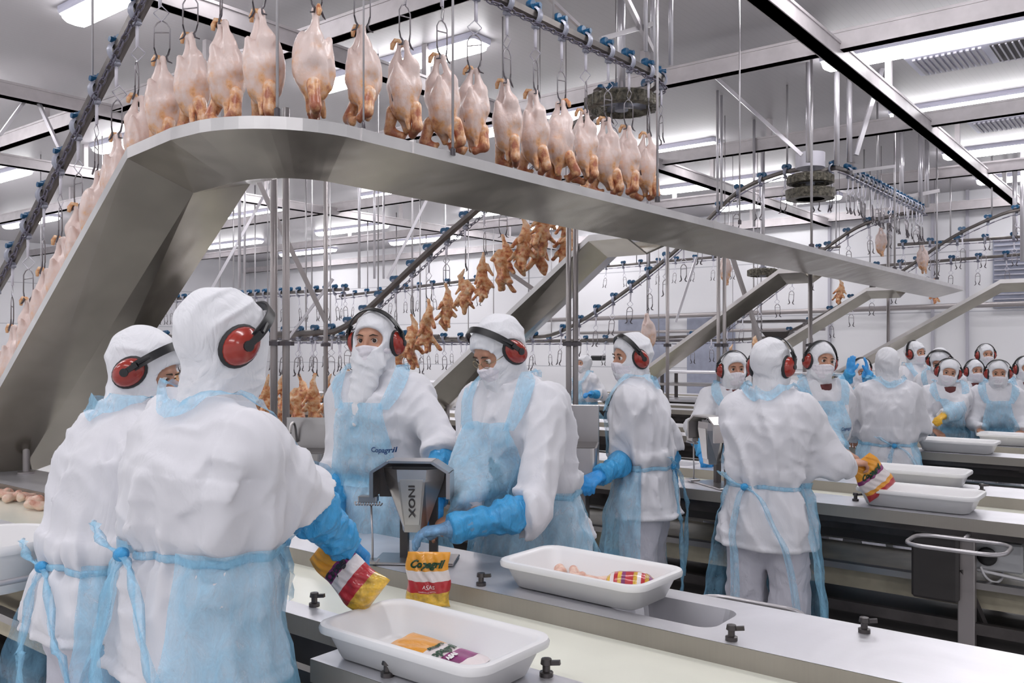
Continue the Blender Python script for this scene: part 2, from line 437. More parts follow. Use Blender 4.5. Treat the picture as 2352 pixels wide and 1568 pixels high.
def surf(field, lo, hi, h, B=6):
    """surface nets over the zero set of field, sparse in blocks"""
    lo = np.array(lo, float); hi = np.array(hi, float)
    nb = np.ceil((hi - lo) / (h * B)).astype(int)
    N = nb * B + 1
    ci = np.stack(np.meshgrid(*[np.arange(k) for k in nb], indexing='ij'), -1).reshape(-1, 3)
    cc = lo + (ci + 0.5) * B * h
    D = field(cc)
    act = np.abs(D) < B * h * 1.15 + 0.012
    Fv = np.full(N, 1.0)
    sgn = np.where(D < 0, -1.0, 1.0)
    big = sgn.reshape(nb).repeat(B, 0).repeat(B, 1).repeat(B, 2)
    Fv[:-1, :-1, :-1] = big
    mask = np.zeros(N, bool)
    ab = act.reshape(nb).repeat(B, 0).repeat(B, 1).repeat(B, 2)
    for dx in (0, 1):
        for dy in (0, 1):
            for dz in (0, 1):
                mask[dx:N[0] - 1 + dx, dy:N[1] - 1 + dy, dz:N[2] - 1 + dz] |= ab
    idx = np.argwhere(mask)
    vals = np.empty(len(idx))
    for i in range(0, len(idx), 200000):
        vals[i:i + 200000] = field(lo + idx[i:i + 200000] * h)
    Fv[mask] = vals
    # seal the border
    Fv[0] = Fv[-1] = 1; Fv[:, 0] = Fv[:, -1] = 1; Fv[:, :, 0] = Fv[:, :, -1] = 1
    S = Fv < 0
    cells = tuple(np.array(N) - 1)
    acc = np.zeros(cells + (3,)); cnt = np.zeros(cells)
    edges = []
    for ax in range(3):
        sl0 = [slice(None)] * 3; sl1 = [slice(None)] * 3
        sl0[ax] = slice(0, -1); sl1[ax] = slice(1, None)
        A = Fv[tuple(sl0)]; Bv = Fv[tuple(sl1)]
        cr = (A < 0) != (Bv < 0)
        e = np.argwhere(cr)
        if len(e) == 0: continue
        a = A[cr]; b = Bv[cr]
        t = a / (a - b)
        pos = e.astype(float); pos[:, ax] += t
        o1, o2 = [k for k in range(3) if k != ax]
        cells4 = []
        for d1, d2 in ((0, 0), (-1, 0), (-1, -1), (0, -1)):
            c = e.copy(); c[:, o1] += d1; c[:, o2] += d2
            cells4.append(c)
            ok = (c >= 0).all(1) & (c < np.array(cells)).all(1)
            np.add.at(acc, tuple(c[ok].T), pos[ok]); np.add.at(cnt, tuple(c[ok].T), 1)
        edges.append((ax, a < 0, cells4))
    vid = -np.ones(cells, int)
    am = cnt > 0
    vid[am] = np.arange(am.sum())
    V = lo + acc[am] / cnt[am][:, None] * h
    quads = []
    for ax, neg, c4 in edges:
        q = np.stack([vid[tuple(np.clip(c, 0, np.array(cells) - 1).T)] for c in c4], 1)
        flip = neg if ax != 1 else ~neg
        q[~flip] = q[~flip][:, ::-1]
        quads.append(q)
    Q = np.concatenate(quads)
    Q = Q[(Q >= 0).all(1)]
    return V, Q
def relax(V, Q, it=1, lam=0.5):
    for _ in range(it):
        s = np.zeros_like(V); c = np.zeros(len(V))
        for k in range(4):
            a = Q[:, k]; b = Q[:, (k + 1) % 4]
            np.add.at(s, a, V[b]); np.add.at(s, b, V[a]); np.add.at(c, a, 1); np.add.at(c, b, 1)
        V = V + lam * (s / np.maximum(c, 1)[:, None] - V)
    return V
def vq_mesh(name, parts, mats, mis=None):
    """parts: list of (V,Q); one mesh, smooth"""
    Vs = []; Qs = []; mi = []; o = 0
    for i, (V, Q) in enumerate(parts):
        Vs.append(V); Qs.append(Q + o); o += len(V); mi.append(np.full(len(Q), mis[i] if mis else 0))
    V = np.concatenate(Vs); Q = np.concatenate(Qs); mi = np.concatenate(mi)
    me = bpy.data.meshes.new(name)
    me.vertices.add(len(V)); me.vertices.foreach_set('co', V.astype(np.float32).ravel())
    me.loops.add(len(Q) * 4); me.loops.foreach_set('vertex_index', Q.astype(np.int32).ravel())
    me.polygons.add(len(Q)); me.polygons.foreach_set('loop_start', np.arange(0, len(Q) * 4, 4, dtype=np.int32))
    try: me.polygons.foreach_set('loop_total', np.full(len(Q), 4, dtype=np.int32))
    except Exception: pass
    for mt in (mats if isinstance(mats, (list, tuple)) else [mats]): me.materials.append(mt)
    me.polygons.foreach_set('material_index', mi.astype(np.int32))
    me.polygons.foreach_set('use_smooth', np.ones(len(Q), bool))
    me.update(calc_edges=True); me.validate()
    return me
# ------------------------------------------------------------------ the hall
CEIL, WALLY = 4.6, 18.4
struct(MB().box((-10, 8, -0.1), (32, 24, 0.2)).build('floor', M['floor']))
struct(MB().box((-10, 8, CEIL + 0.1), (32, 24, 0.2)).build('ceiling', M['ceiling']))
struct(MB().box((-10, WALLY + 0.1, CEIL / 2), (32, 0.2, CEIL)).build('wall_far', M['wall']))
struct(MB().box((-26.1, 8, CEIL / 2), (0.2, 24, CEIL)).build('wall_left', M['wall']))
for i, px in enumerate((2222, 2142, 2040, 1905)):
    p = PY(px, 700, WALLY - 0.03)
    struct(MB().box((p[0], WALLY - 0.03, CEIL / 2), (0.05, 0.06, CEIL)).build('trim_%d' % (i + 1), M['vent']))
# doors and a louvred opening on the far wall
d1 = struct(MB().box((-8.65, WALLY - 0.04, 1.15), (1.15, 0.08, 2.3), bev=0.01).build('door_1', M['doorgrey']))
MB().box((-8.25, WALLY - 0.11, 1.05), (0.05, 0.06, 0.25), bev=0.01).build('door_handle', M['pipe'], d1)
p = PY(1620, 870, WALLY)
d2 = struct(MB().box((p[0] - 1.6, WALLY - 0.04, 1.2), (1.3, 0.08, 2.4), bev=0.01).build('door_2', M['doorgrey']))
MB().box((p[0] - 1.1, WALLY - 0.11, 1.05), (0.05, 0.06, 0.25), bev=0.01).build('door_handle', M['pipe'], d2)
w = MB()
wx = PY(2345, 650, WALLY)[0]
w.box((wx, WALLY - 0.03, 3.0), (0.9, 0.06, 1.3), bev=0.01)
for k in range(14): w.box((wx, WALLY - 0.08, 2.42 + k * 0.09), (0.84, 0.05, 0.02), 1)
struct(w.build('window_1', [M['doorgrey'], M['vent']]))
# far-wall pipes
q = thing('wall_pipe', 'long horizontal grey pipe run low across the far white wall', 'pipe')
MB().tube([(-14, 17.9, 2.30), (0, 17.9, 2.42)], 0.05, 8).build('pipe_run', M['post'], q, True)
for x in np.arange(-13, 0, 2.2): MB().box((x, 18.15, 2.30 + (x + 14) * 0.0086), (0.05, 0.5, 0.05)).build('pipe_bracket', M['post'], q)
q = thing('wall_pipe', 'thin horizontal grey pipe just under the longer pipe on the far wall', 'pipe')
MB().tube([(-12, 18.1, 1.98), (-6, 18.1, 2.0)], 0.035, 8).build('pipe_run', M['post'], q, True)
for x in (-11.5, -9, -6.5): MB().box((x, 18.25, 1.98), (0.04, 0.3, 0.04)).build('pipe_bracket', M['post'], q)

# roof beams, hung a little below the ceiling panels
def ibeam(mb, a, b, w=0.12, h=0.17):
    a = np.array(a, float); b = np.array(b, float)
    mb.bar(a, b, w * 0.86, h)
    for s_ in (-1, 1):
        o = np.array((0, 0, s_ * (h / 2 - 0.012)))
        mb.bar(a + o, b + o, w, 0.024)
BY = (1.5, 4.9, 7.8, 11.1, 14.6, 18.15)
names = ['nearest', 'second nearest', 'third', 'fourth', 'fifth', 'farthest, against the far wall,']
for i, y in enumerate(BY):
    t = thing('roof_beam', 'grey steel crosswise roof beam, %s of those parallel to the tubes' % names[i], 'beam', group='crosswise roof beams')
    mb = MB(); ibeam(mb, (-25.9, y, 4.28), (1.5, y, 4.28)); mb.build('beam_section', M['beam'], t)
    for x in (-16.5, -11, -7.6, -4.4, -0.9):
        MB().box((x, y, 4.48), (0.06, 0.06, 0.25)).build('beam_hanger', M['beam'], t)
names = ['rightmost', 'second from the right', 'third from the right', 'leftmost']
for i, x in enumerate((-2.5, -6.0, -9.4, -12.9)):
    t = thing('roof_beam', 'grey steel lengthwise roof beam running to the far wall, %s of its kind' % names[i], 'beam', group='lengthwise roof beams')
    mb = MB(); ibeam(mb, (x, -3.5, 4.19), (x, 18.3, 4.19), 0.14, 0.15); mb.build('beam_section', M['beam'], t)
    for y in (3.2, 6.3, 9.5, 12.8, 16.4):
        MB().box((x, y, 4.43), (0.06, 0.06, 0.35)).build('beam_hanger', M['beam'], t)

# fluorescent fixtures
def lamp_meshes():
    b = MB()
    L_, W = 2.5, 0.30
    loops = []
    for x, k in ((-L_ / 2, .86), (-L_ / 2 + .03, 1), (L_ / 2 - .03, 1), (L_ / 2, .86)):
        loops.append([(x, W / 2 * k, 0), (x, W / 2 * k, -0.035), (x, W / 2 * k * .9, -0.06), (x, -W / 2 * k * .9, -0.06), (x, -W / 2 * k, -0.035), (x, -W / 2 * k, 0)])
    b.loft(loops)
    d = MB(); loops = []
    for x, k in ((-L_ / 2 + .01, .7), (-L_ / 2 + .05, 1), (L_ / 2 - .05, 1), (L_ / 2 - .01, .7)):
        loops.append([(x, W * .42 * k * c, -0.06 - 0.07 * k * s_) for c, s_ in ((1, 0), (.93, .55), (.6, .95), (0, 1.05), (-.6, .95), (-.93, .55), (-1, 0))])
    d.loft(loops)
    return b.mesh('lamp_housing', M['lampbody']), d.mesh('lamp_diffuser', M['lamp'], True)
lb, ld = lamp_meshes()
rowname = ['nearest', 'second', 'third', 'fourth', 'fifth', 'sixth', 'farthest']
bank = ['far-left', 'left', 'centre-left', 'centre', 'right', 'rightmost']
for i, y in enumerate((1.0, 3.75, 6.45, 9.15, 11.7, 14.6, 17.2)):
    for j, x0 in enumerate((-22.6, -17.7, -12.8, -7.9, -3.05)):
        if i == 0 and j < 2: continue
        t = thing('ceiling_lamp', 'white fluorescent ceiling lamp, %s row from the camera, %s bank' % (rowname[i], bank[j]), 'ceiling light', (x0 + 1.25, y, CEIL), group='fluorescent ceiling lamps')
        obj('lamp_housing', lb, t); obj('lamp_diffuser', ld, t)
for j, x0 in enumerate((-7.9, -3.05, 1.0)):  # unseen lamp row added to brighten the foreground and the trough underside
    t = thing('ceiling_lamp', 'added unseen ceiling lamp behind the camera for fill light, %s bank' % ('left', 'middle', 'right')[j], 'ceiling light', (x0 + 1.25, -1.7, CEIL), group='fluorescent ceiling lamps')
    obj('lamp_housing', lb, t); obj('lamp_diffuser', ld, t)
# ceiling vents
def vent(c, lab):
    t = thing('ceiling_vent', lab, 'vent', c)
    mb = MB(); mb.box((0, 0, -0.02), (1.45, 0.72, 0.04), bev=0.01); mb.build('vent_frame', M['lampbody'], t)
    mb = MB(); mb.box((0.36, 0, -0.045), (0.62, 0.6, 0.01)); 
    mb.build('dark_opening', M['ventdark'], t)
    mb = MB()
    for k in range(11): mb.box((0.08 + k * 0.056, 0, -0.055), (0.014, 0.6, 0.012))
    mb.build('louvre', M['vent'], t)
    mb = MB()
    for k in range(12): mb.box((-0.64 + k * 0.055, 0, -0.05), (0.03, 0.6, 0.02))
    mb.build('louvre', M['vent'], t)
p = PZ(2272, 115, CEIL); vent((p[0], p[1], CEIL), 'ceiling vent with dark slots near the top right corner')
p = PZ(2375, 268, CEIL); vent((p[0], p[1], CEIL), 'ceiling vent cut by the right edge between two lamp rows')

# ------------------------------------------------------------------ steel drip troughs
def trough_mb(st, fold=0.10, lip=0.05, inward=0.012):
    """stations of (outer top edge, inner top edge); a shallow V pan with turned-up lips"""
    mb = MB(); loops = []
    for O, I in st:
        O = np.array(O, float); I = np.array(I, float); e = unit(I - O); m_ = (O + I) / 2
        z = np.array((0, 0, 1.0))
        loops.append([O, O - z * lip, m_ - z * (lip + fold), I - z * lip, I, I - e * inward, I - e * inward - z * (lip - 0.012), m_ - z * (lip + fold - 0.015), O + e * inward - z * (lip - 0.012), O + e * inward])
    n = 10; o = 0
    vs = [p for l in loops for p in l]; mb.v = [tuple(map(float, p)) for p in vs]
    for i in range(len(loops) - 1):
        for j in range(n):
            mb.f.append((i * n + j, (i + 1) * n + j, (i + 1) * n + (j + 1) % n, i * n + (j + 1) % n))
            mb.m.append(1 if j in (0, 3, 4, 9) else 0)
    e = (len(loops) - 1) * n
    mb.f += [(0, 1, 2, 3, 4, 5, 6, 7, 8, 9), tuple(e + k for k in range(9, -1, -1))]; mb.m += [0, 0]
    return mb
ZT = 2.5
OUTX, INX = -2.69, -3.47
def slope_part(yo, yi, xo, xi, xend, sl, z0=ZT):
    return [((xo, yo, z0), (xi, yi, z0)),
            ((xend, yo, z0 - sl * (xo - xend)), (xend - (xo - xi) * 0, yi, z0 - sl * (xo - xend)))]
# main trough: straight run, bend, first down slope
t = thing('drip_trough', 'large steel trough bending round overhead above the front workers', 'trough')
st = [((OUTX, y, ZT), (INX, y, ZT)) for y in (14.2, 12, 10, 8, 6.5, 5, 4, 3.2, 2.75)]
c_o = (-3.16, 2.43); ro = 0.47
for k in range(1, 12):
    a = math.radians(k * 90 / 12)
    o_ = (c_o[0] + ro * math.cos(a), c_o[1] - ro * math.sin(a), ZT)
    i_ = (-3.56 + 0.09 * math.cos(a), 2.83 - 0.09 * math.sin(a), ZT)
    st.append((o_, i_))
st.append(((-3.3, 1.96, ZT), (-3.58, 2.74, ZT)))
st.append(((-3.77, 2.03, ZT), (-3.86, 2.74, ZT)))
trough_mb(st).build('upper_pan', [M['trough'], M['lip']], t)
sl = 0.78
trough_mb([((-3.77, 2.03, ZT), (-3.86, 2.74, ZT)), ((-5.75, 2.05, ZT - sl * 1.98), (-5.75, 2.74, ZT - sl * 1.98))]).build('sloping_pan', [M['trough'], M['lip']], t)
mb = MB(); p = PY(60, 985, 2.35)
mb.tube([(p[0], 2.35, 0.85), (p[0], 2.35, ZT - sl * (-3.77 - p[0]) - 0.11)], 0.02, 10); mb.lathe([(0.05, 0), (0.05, 0.012), (0.02, 0.014)], (p[0], 2.35, 0.85))
mb.build('support_leg', M['post'], t, True, 40)
mb = MB(); mb.box((OUTX - 0.02, 2.75, ZT - 0.02), (0.05, 0.012, 0.06)); 
for px in (835, 1640): mb.box((OUTX, PX(px, 500, OUTX)[1], ZT - 0.025), (0.006, 0.02, 0.052))
mb.build('seam_strip', M['lip'], t)
MAIN = t
def branch(lab, y0, w, xtop, xend, sl, z0=ZT, join=None):
    t = MAIN if join is None else thing('drip_trough', lab, 'trough')
    trough_mb([((xtop, y0, z0), (xtop - 0.05, y0 + w, z0)), ((xend, y0, z0 - sl * (xtop - xend)), (xend, y0 + w, z0 - sl * (xtop - xend)))]).build('branch_pan', [M['trough'], M['lip']], t)
    j = join if join is not None else INX + 0.01
    trough_mb([((j, y0, z0), (j, y0 + w, z0)), ((xtop, y0, z0), (xtop - 0.05, y0 + w, z0))]).build('branch_top', [M['trough'], M['lip']], t)
    mb = MB(); zz = z0 - sl * (xtop - xend) - 0.1
    mb.tube([(xend + .15, y0 + w / 2, 0.85), (xend + .15, y0 + w / 2, zz + .1 * sl)], 0.02, 8); mb.build('support_leg', M['post'], t, True)
branch('steel trough branch sloping down behind the two front workers with ear defenders', 5.85, 0.65, -3.80, -5.75, 0.72)
branch('steel trough branch sloping down behind the masked worker with blue sleeves', 9.7, 0.65, -3.74, -6.1, 0.66)
branch('far steel trough branch beside the rail, under the pointed end of the long trough', 13.45, 0.65, -3.85, -6.1, 0.60)
branch('separate steel trough sloping down from the right edge above the far workers', 12.5, 0.5, -1.95, -4.1, 0.58, 2.47, 0.3)

# suspension rods and pipes
def vpipe(px, yb, d, r, lab, ztop=CEIL, mat='pipe', collar=True, name='hanger_pipe', cat='pipe', grp=None):
    p = PD(px, yb, d)
    mb = MB(); mb.tube([(p[0], p[1], p[2]), (p[0], p[1], ztop)], r, 8)
    o = mb.build(name, M[mat], None, True)
    tag(o, lab, cat, grp)
    if collar:
        m2 = MB(); m2.lathe([(r * 1.1, 0), (r * 2.2, 0), (r * 2.2, .03), (r * 1.1, .035)], (p[0], p[1], p[2] - 0.01), n=10)
        m2.build('end_fitting', M['hook'], o, True, 40)
    return o
for px, yb, d, r, lab in [
    (637, 262, 3.42, 0.006, 'thin steel rod holding the trough bend, beside the carcass seen from behind'),
    (1040, 352, 4.02, 0.006, 'thin steel rod on the trough lip among the hanging poultry, left of centre'),
    (835, 292, 3.60, 0.004, 'very thin rod rising from the seam of the big trough'),
    (1510, 460, 5.55, 0.008, 'thin steel rod on the trough lip beside the last hanging bird'),
    (1864, 566, 8.05, 0.012, 'steel rod on the trough lip right of the far sprocket wheel'),
    (1699, 512, 6.65, 0.006, 'very thin rod dropping to the trough in clear ceiling space'),
    (2055, 617, 10.6, 0.012, 'thin rod reaching the trough under the far shackle bundle'),
    (2152, 640, 12.4, 0.012, 'thin rod near the pointed end of the long trough')]:
    vpipe(px, yb, d, r, lab, mat='rod', name='hanger_rod', cat='rod')
for px, yb, d, r, lab in [
    (1541, 150, 6.5, 0.018, 'pale vertical pipe ending at the cross bar top centre'),
    (1483, 118, 6.3, 0.016, 'pale vertical pipe, left of two beside the near sprocket'),
    (1500, 150, 6.4, 0.020, 'pale vertical pipe, right of two beside the near sprocket'),
    (1922, 378, 9.3, 0.030, 'thick pale pipe over the far sprocket, left of a close pair'),
    (1951, 372, 9.5, 0.030, 'thick pale pipe over the far sprocket, right of a close pair'),
    (1858, 372, 9.2, 0.034, 'thick pale pipe at the left side of the far sprocket'),
    (2071, 455, 12.0, 0.030, 'pale pipe hanging above the far bundle of shackles, leftmost of three'),
    (2114, 462, 12.2, 0.030, 'pale pipe hanging above the far bundle of shackles, middle of three'),
    (2129, 476, 12.6, 0.030, 'pale pipe hanging above the far bundle of shackles, rightmost of three'),
    (2331, 540, 14.0, 0.035, 'pale vertical pipe close to the right edge above the louvred opening'),
    (2349, 600, 13.0, 0.035, 'pale vertical pipe cut by the right edge'),
    (1648, 480, 10.2, 0.016, 'slim vertical pipe, left of a close pair left of the far sprocket'),
    (1657, 480, 10.4, 0.016, 'slim vertical pipe, right of a close pair left of the far sprocket'),
    (1732, 520, 11.5, 0.02, 'slim vertical pipe below the diagonal brace of the far sprocket')]:
    vpipe(px, yb, d, r, lab, collar=False)
for px, d, r, zt_, lab in [
    (629, 6.2, 0.026, 3.3, 'brown grey upright post, left of a close pair behind the tallest worker'),
    (657, 6.2, 0.026, 3.3, 'brown grey upright post, right of a close pair behind the tallest worker'),
    (1306, 7.0, 0.022, 2.7, 'grey upright post, left of a close pair right of the glasses worker'),
    (1322, 7.0, 0.022, 2.7, 'grey upright post, right of a close pair right of the glasses worker'),
    (748, 8.6, 0.022, 3.6, 'pale upright post left of the masked woman'),
    (1533, 9.6, 0.020, 2.95, 'grey upright post behind the masked worker seen side-on'),
    (1650, 10.1, 0.022, 2.85, 'grey upright post left of the lone bird under the trough'),
    (1664, 10.1, 0.022, 2.83, 'grey upright post just right of the lone bird under the trough'),
    (1861, 9.4, 0.024, 2.47, 'grey upright post under the long trough behind the smiling masked worker'),
    (2040, 13.6, 0.024, 3.55, 'grey upright post on the far wall side of the raised blue gloves')]:
    p = PD(px, 800, d)
    o = MB().tube([(p[0], p[1], 0), (p[0], p[1], zt_)], r, 8).build('support_post', M['post'], None, True)
    tag(o, lab, 'post')
    MB().lathe([(r * 1.2, 0), (r * 2.2, 0), (r * 2.2, .03), (r * 1.2, .04)], (p[0], p[1], 1.62), n=8).build('post_clamp', M['hook'], o, True, 40)
for px, yt, yb, d, lab in [(825, 425, 662, 11, 'third'), (860, 500, 640, 12.5, 'fourth'), (550, 455, 662, 10, 'first'), (562, 556, 670, 13, 'second'), (881, 560, 640, 14, 'fifth')]:
    p = PD(px, yb, d)
    vpipe(px, yb, d, 0.018, 'slim pale hanging pipe under the trough bend, %s of five from the left' % lab, collar=False)
def brace(a, b, d1_, d2_, r, lab, mat='pipe'):
    pa, pb = PD(*a, d1_), PD(*b, d2_)
    o = MB().bar(pa, pb, r * 2, r * 2).build('diagonal_brace', M[mat]); tag(o, lab, 'brace'); return o
brace((1634, 168), (1842, 356), 9.6, 9.3, 0.018, 'long diagonal brace running down right to the far sprocket')
brace((2027, 154), (1966, 356), 9.4, 9.4, 0.022, 'short steep double brace on the right side of the far sprocket')
brace((590, 410), (748, 738), 8.4, 8.6, 0.022, 'diagonal brace crossing the paired posts behind the tallest worker', 'post')
brace((664, 775), (765, 640), 9.4, 9.4, 0.014, 'thin brace leaning right above the masked woman')
brace((410, 800), (690, 300), 12, 12.4, 0.018, 'thin slanting brace seen under the trough behind the tallest worker')
brace((1140, 605), (1262, 690), 8.6, 8.8, 0.018, 'grey brace behind the deboned carcasses', 'post')
brace((1672, 560), (1752, 800), 10.8, 11, 0.022, 'grey brace slanting right below the long trough', 'post')
brace((1552, 740), (1600, 590), 11, 11, 0.014, 'thin brace slanting up right beside the middle trough branch')
brace((980, 460), (890, 640), 11, 11, 0.016, 'thin pale slanting brace under the trough lamp')
brace((1436, -10), (1500, 120), 6.2, 6.4, 0.016, 'short brace joining the near sprocket pipes', 'rod')
brace((1245, -20), (1330, 60), 6.2, 6.4, 0.012, 'thin brace behind the near rail at the top edge', 'rod')
brace((0, 310), (62, 225), 8.8, 9.0, 0.016, 'thin brace at the left edge below the leftmost roof beam')
brace((85, 228), (150, 370), 9.03, 8.9, 0.016, 'thin brace leaning right below the leftmost roof beam')
brace((1380, 90), (1500, 55), 6.15, 6.4, 0.016, 'flat bar holding the near rail to the pale pipes', 'rod')
brace((1955, 395), (2053, 382), 9.6, 10.2, 0.018, 'flat bar holding the far rail to a thin rod', 'rod')
brace((2080, 452), (2155, 438), 12.1, 12.4, 0.025, 'flat bar above the far bundle of shackles', 'rod')

# ------------------------------------------------------------------ overhead conveyor: rails, chain, sprockets
def chaikin(P, it=2):
    P = [np.array(p, float) for p in P]
    for _ in range(it):
        Q = [P[0]]
        for a, b in zip(P[:-1], P[1:]): Q += [a * .75 + b * .25, a * .25 + b * .75]
        Q.append(P[-1]); P = Q
    return np.array(P)
def resample(P, step, start=0.0):
    seg = np.linalg.norm(np.diff(P, axis=0), axis=1); s_ = np.concatenate([[0], np.cumsum(seg)])
    ts = np.arange(start, s_[-1], step)
    pts = np.stack([np.interp(ts, s_, P[:, k]) for k in range(3)], 1)
    h = 0.01
    t2 = np.stack([np.interp(ts + h, s_, P[:, k]) - np.interp(ts - h, s_, P[:, k]) for k in range(3)], 1)
    return pts, t2 / (np.linalg.norm(t2, axis=1)[:, None] + 1e-12)
LOWZ = 1.75
def slope_rail(Y, pix, xlow):
    P = [PY(a, b, Y) for a, b in pix]
    P.append(np.array((P[-1][0] - .35, Y, LOWZ)))
    P.append(np.array((xlow, Y, LOWZ)))
    return P
r1 = [(-9.0, 2.4, LOWZ), (-6.7, 2.4, LOWZ), (-6.25, 2.4, 1.82), (-4.29, 2.4, 3.40), (-4.05, 2.4, 3.56), (-3.7, 2.4, 3.58), (-3.34, 2.4, 3.56), (-3.08, 2.46, 3.55), (-3.08, 2.85, 3.55), (-3.08, 4.2, 3.56), (-3.08, 5.62, 3.57)]
R1 = chaikin(r1)
arc = [np.array((-3.36 + .28 * math.cos(a), 5.62 + .28 * math.sin(a), 3.57)) for a in np.linspace(0, PI * .9, 9)]
r2 = [np.array((-4.4, 6.2, 3.45))] + slope_rail(6.2, [(1108, 472), (1035, 532), (940, 620), (862, 696), (800, 748)], -14.5)
R2 = np.concatenate([np.array(arc), [np.array((-3.75, 6.1, 3.56))], chaikin(r2)])
w2 = np.array((-3.32, 9.55, 3.5))
R3 = np.concatenate([chaikin(slope_rail(9.8, [(1840, 388), (1790, 397), (1700, 432), (1640, 490), (1560, 570), (1450, 660), (1340, 735), (1270, 770)], -14.5))[::-1], [np.array((-3.32, 9.84, 3.58)), np.array((-3.1, 9.7, 3.57)), np.array((-3.07, 9.9, 3.57)), np.array((-3.07, 13.4, 3.57))]])
R4 = chaikin(slope_rail(13.7, [(2120, 484), (2062, 492), (1977, 514), (1892, 572), (1790, 655), (1680, 740)], -15))
R5 = chaikin([PY(a, b, 15.4) for a, b in [(2420, 470), (2352, 479), (2300, 490), (2181, 545), (2079, 620), (1994, 664), (1850, 745), (1770, 780)]] + [np.array((-8.6, 15.4, LOWZ)), np.array((-15, 15.4, LOWZ))])
def row(a, b, Y): return np.array([PY(*a, Y), PY(*b, Y)])
RA = row((780, 680), (1110, 640), 12.0)
RB = row((1385, 612), (1930, 566), 16.4)
RC = row((2000, 612), (2370, 582), 16.8)
RD = row((2062, 562), (2380, 541), 16.2)
RE = np.array([(-15., 8.0, LOWZ), (-7.4, 8.0, LOWZ)])
RF = row((330, 690), (800, 664), 9.0)
def conveyor(P, lab, near=False, hang=2.1):
    t = thing('overhead_rail', lab, 'conveyor rail')
    mb = MB()
    mb.tube(P, 0.036 if near else 0.026, 6); mb.build('rail', M['rail'], t, True, 40)
    # the drive chain hangs just beside and below the rail
    pts, tn = resample(P, 0.05 if near else 0.11)
    mb = MB()
    for i, (p, d) in enumerate(zip(pts, tn)):
        side = unit(np.cross(d, (0, 0, 1))); up = unit(np.cross(side, d))
        c = p - up * 0.062 + side * 0.042
        a_, b_ = (side, up) if i % 2 else (up, side)
        L_ = 0.035 if near else 0.065; W = 0.015 if near else 0.016
        if near:
            ring = [c + d * L_ * math.cos(q) + a_ * W * math.sin(q) for q in np.linspace(0, 2 * PI, 8, endpoint=False)]
            mb.tube(ring, 0.0045, 4, close=True)
        else:
            mb.bar(c - d * L_ * .8, c + d * L_ * .8, *((W, 0.008) if i % 2 else (0.008, W)))
    mb.build('chain', M['chain'], t, near)
    pts, tn = resample(P, hang, hang * .4)
    for p in pts:
        MB().tube([(p[0], p[1], p[2] + (.02 if near else .015)), (p[0], p[1], CEIL)], .007 if near else .012, 6).build('rail_hanger', M['rod'], t, True)
    return t
conveyor(np.concatenate([R1, R2[1:]]), 'near overhead rail with chain, over the big trough and down behind the deboned carcasses', True, 1.9)
conveyor(R3, 'far overhead rail running round the far sprocket then dropping behind the long trough')
conveyor(R4, 'overhead rail starting under the far shackle bundle')
conveyor(R5, 'overhead rail curving in from the right edge and dropping beside the far trough branch')
conveyor(RA, 'level rail of empty shackles behind the deboned carcasses')
conveyor(RB, 'level rail of empty shackles right behind the middle trough branch')
conveyor(RC, 'lower level rail of empty shackles at right before the far wall')
conveyor(RD, 'upper level rail of empty shackles at right before the far wall')
conveyor(RE, 'low level rail of empty shackles behind the paired posts')
conveyor(RF, 'upper level rail of empty shackles behind the tallest worker')
def sprocket(c, r, lab, drum=False):
    t = thing('sprocket_wheel', lab, 'sprocket wheel', c)
    mb = MB(); ring = []
    n = 44
    for j in range(n):
        a = 2 * PI * j / n; rr = r * (1.0 if j % 2 else 0.93)
        ring.append([(rr * math.cos(a), rr * math.sin(a), z) for z in (-.05, .03)] + [(r * .8 * math.cos(a), r * .8 * math.sin(a), z) for z in (.05, -.06)])
    mb.loft(ring, closed=True); mb.build('toothed_rim', M['grease'], t)
    mb = MB()
    for k in range(5):
        a = 2 * PI * k / 5; mb.bar((0, 0, 0), (r * .85 * math.cos(a), r * .85 * math.sin(a), 0), .05, .03)
    mb.lathe([(0.05, -.06), (0.05, .08), (0.03, .08)], n=12); mb.build('hub', M['bracket'], t)
    MB().tube([(0, 0, 0), (0, 0, CEIL - c[2])], 0.03, 8).build('axle', M['pipe'], t, True)
    if drum:
        MB().lathe([(r * .62, .12), (r * .62, .28), (r * .3, .28)], n=24).build('drive_drum', M['link'], t, True, 40)
        MB().lathe([(r * 1.02, -.22), (r * 1.06, -.12), (r * .7, -.1), (r * .6, -.22)], n=30).build('lower_rim', M['grease'], t)
    return t
sprocket((-3.36, 5.62, 3.42), 0.28, 'dark greasy sprocket wheel at the right end of the near hanging poultry')
sprocket((-3.33, 9.56, 3.45), 0.25, 'far sprocket wheel with pale drum, hung from thick pipes', True)
p = PD(1752, 625, 12.6); sprocket((p[0], p[1], p[2]), 0.22, 'small dark sprocket wheel seen under the long trough')

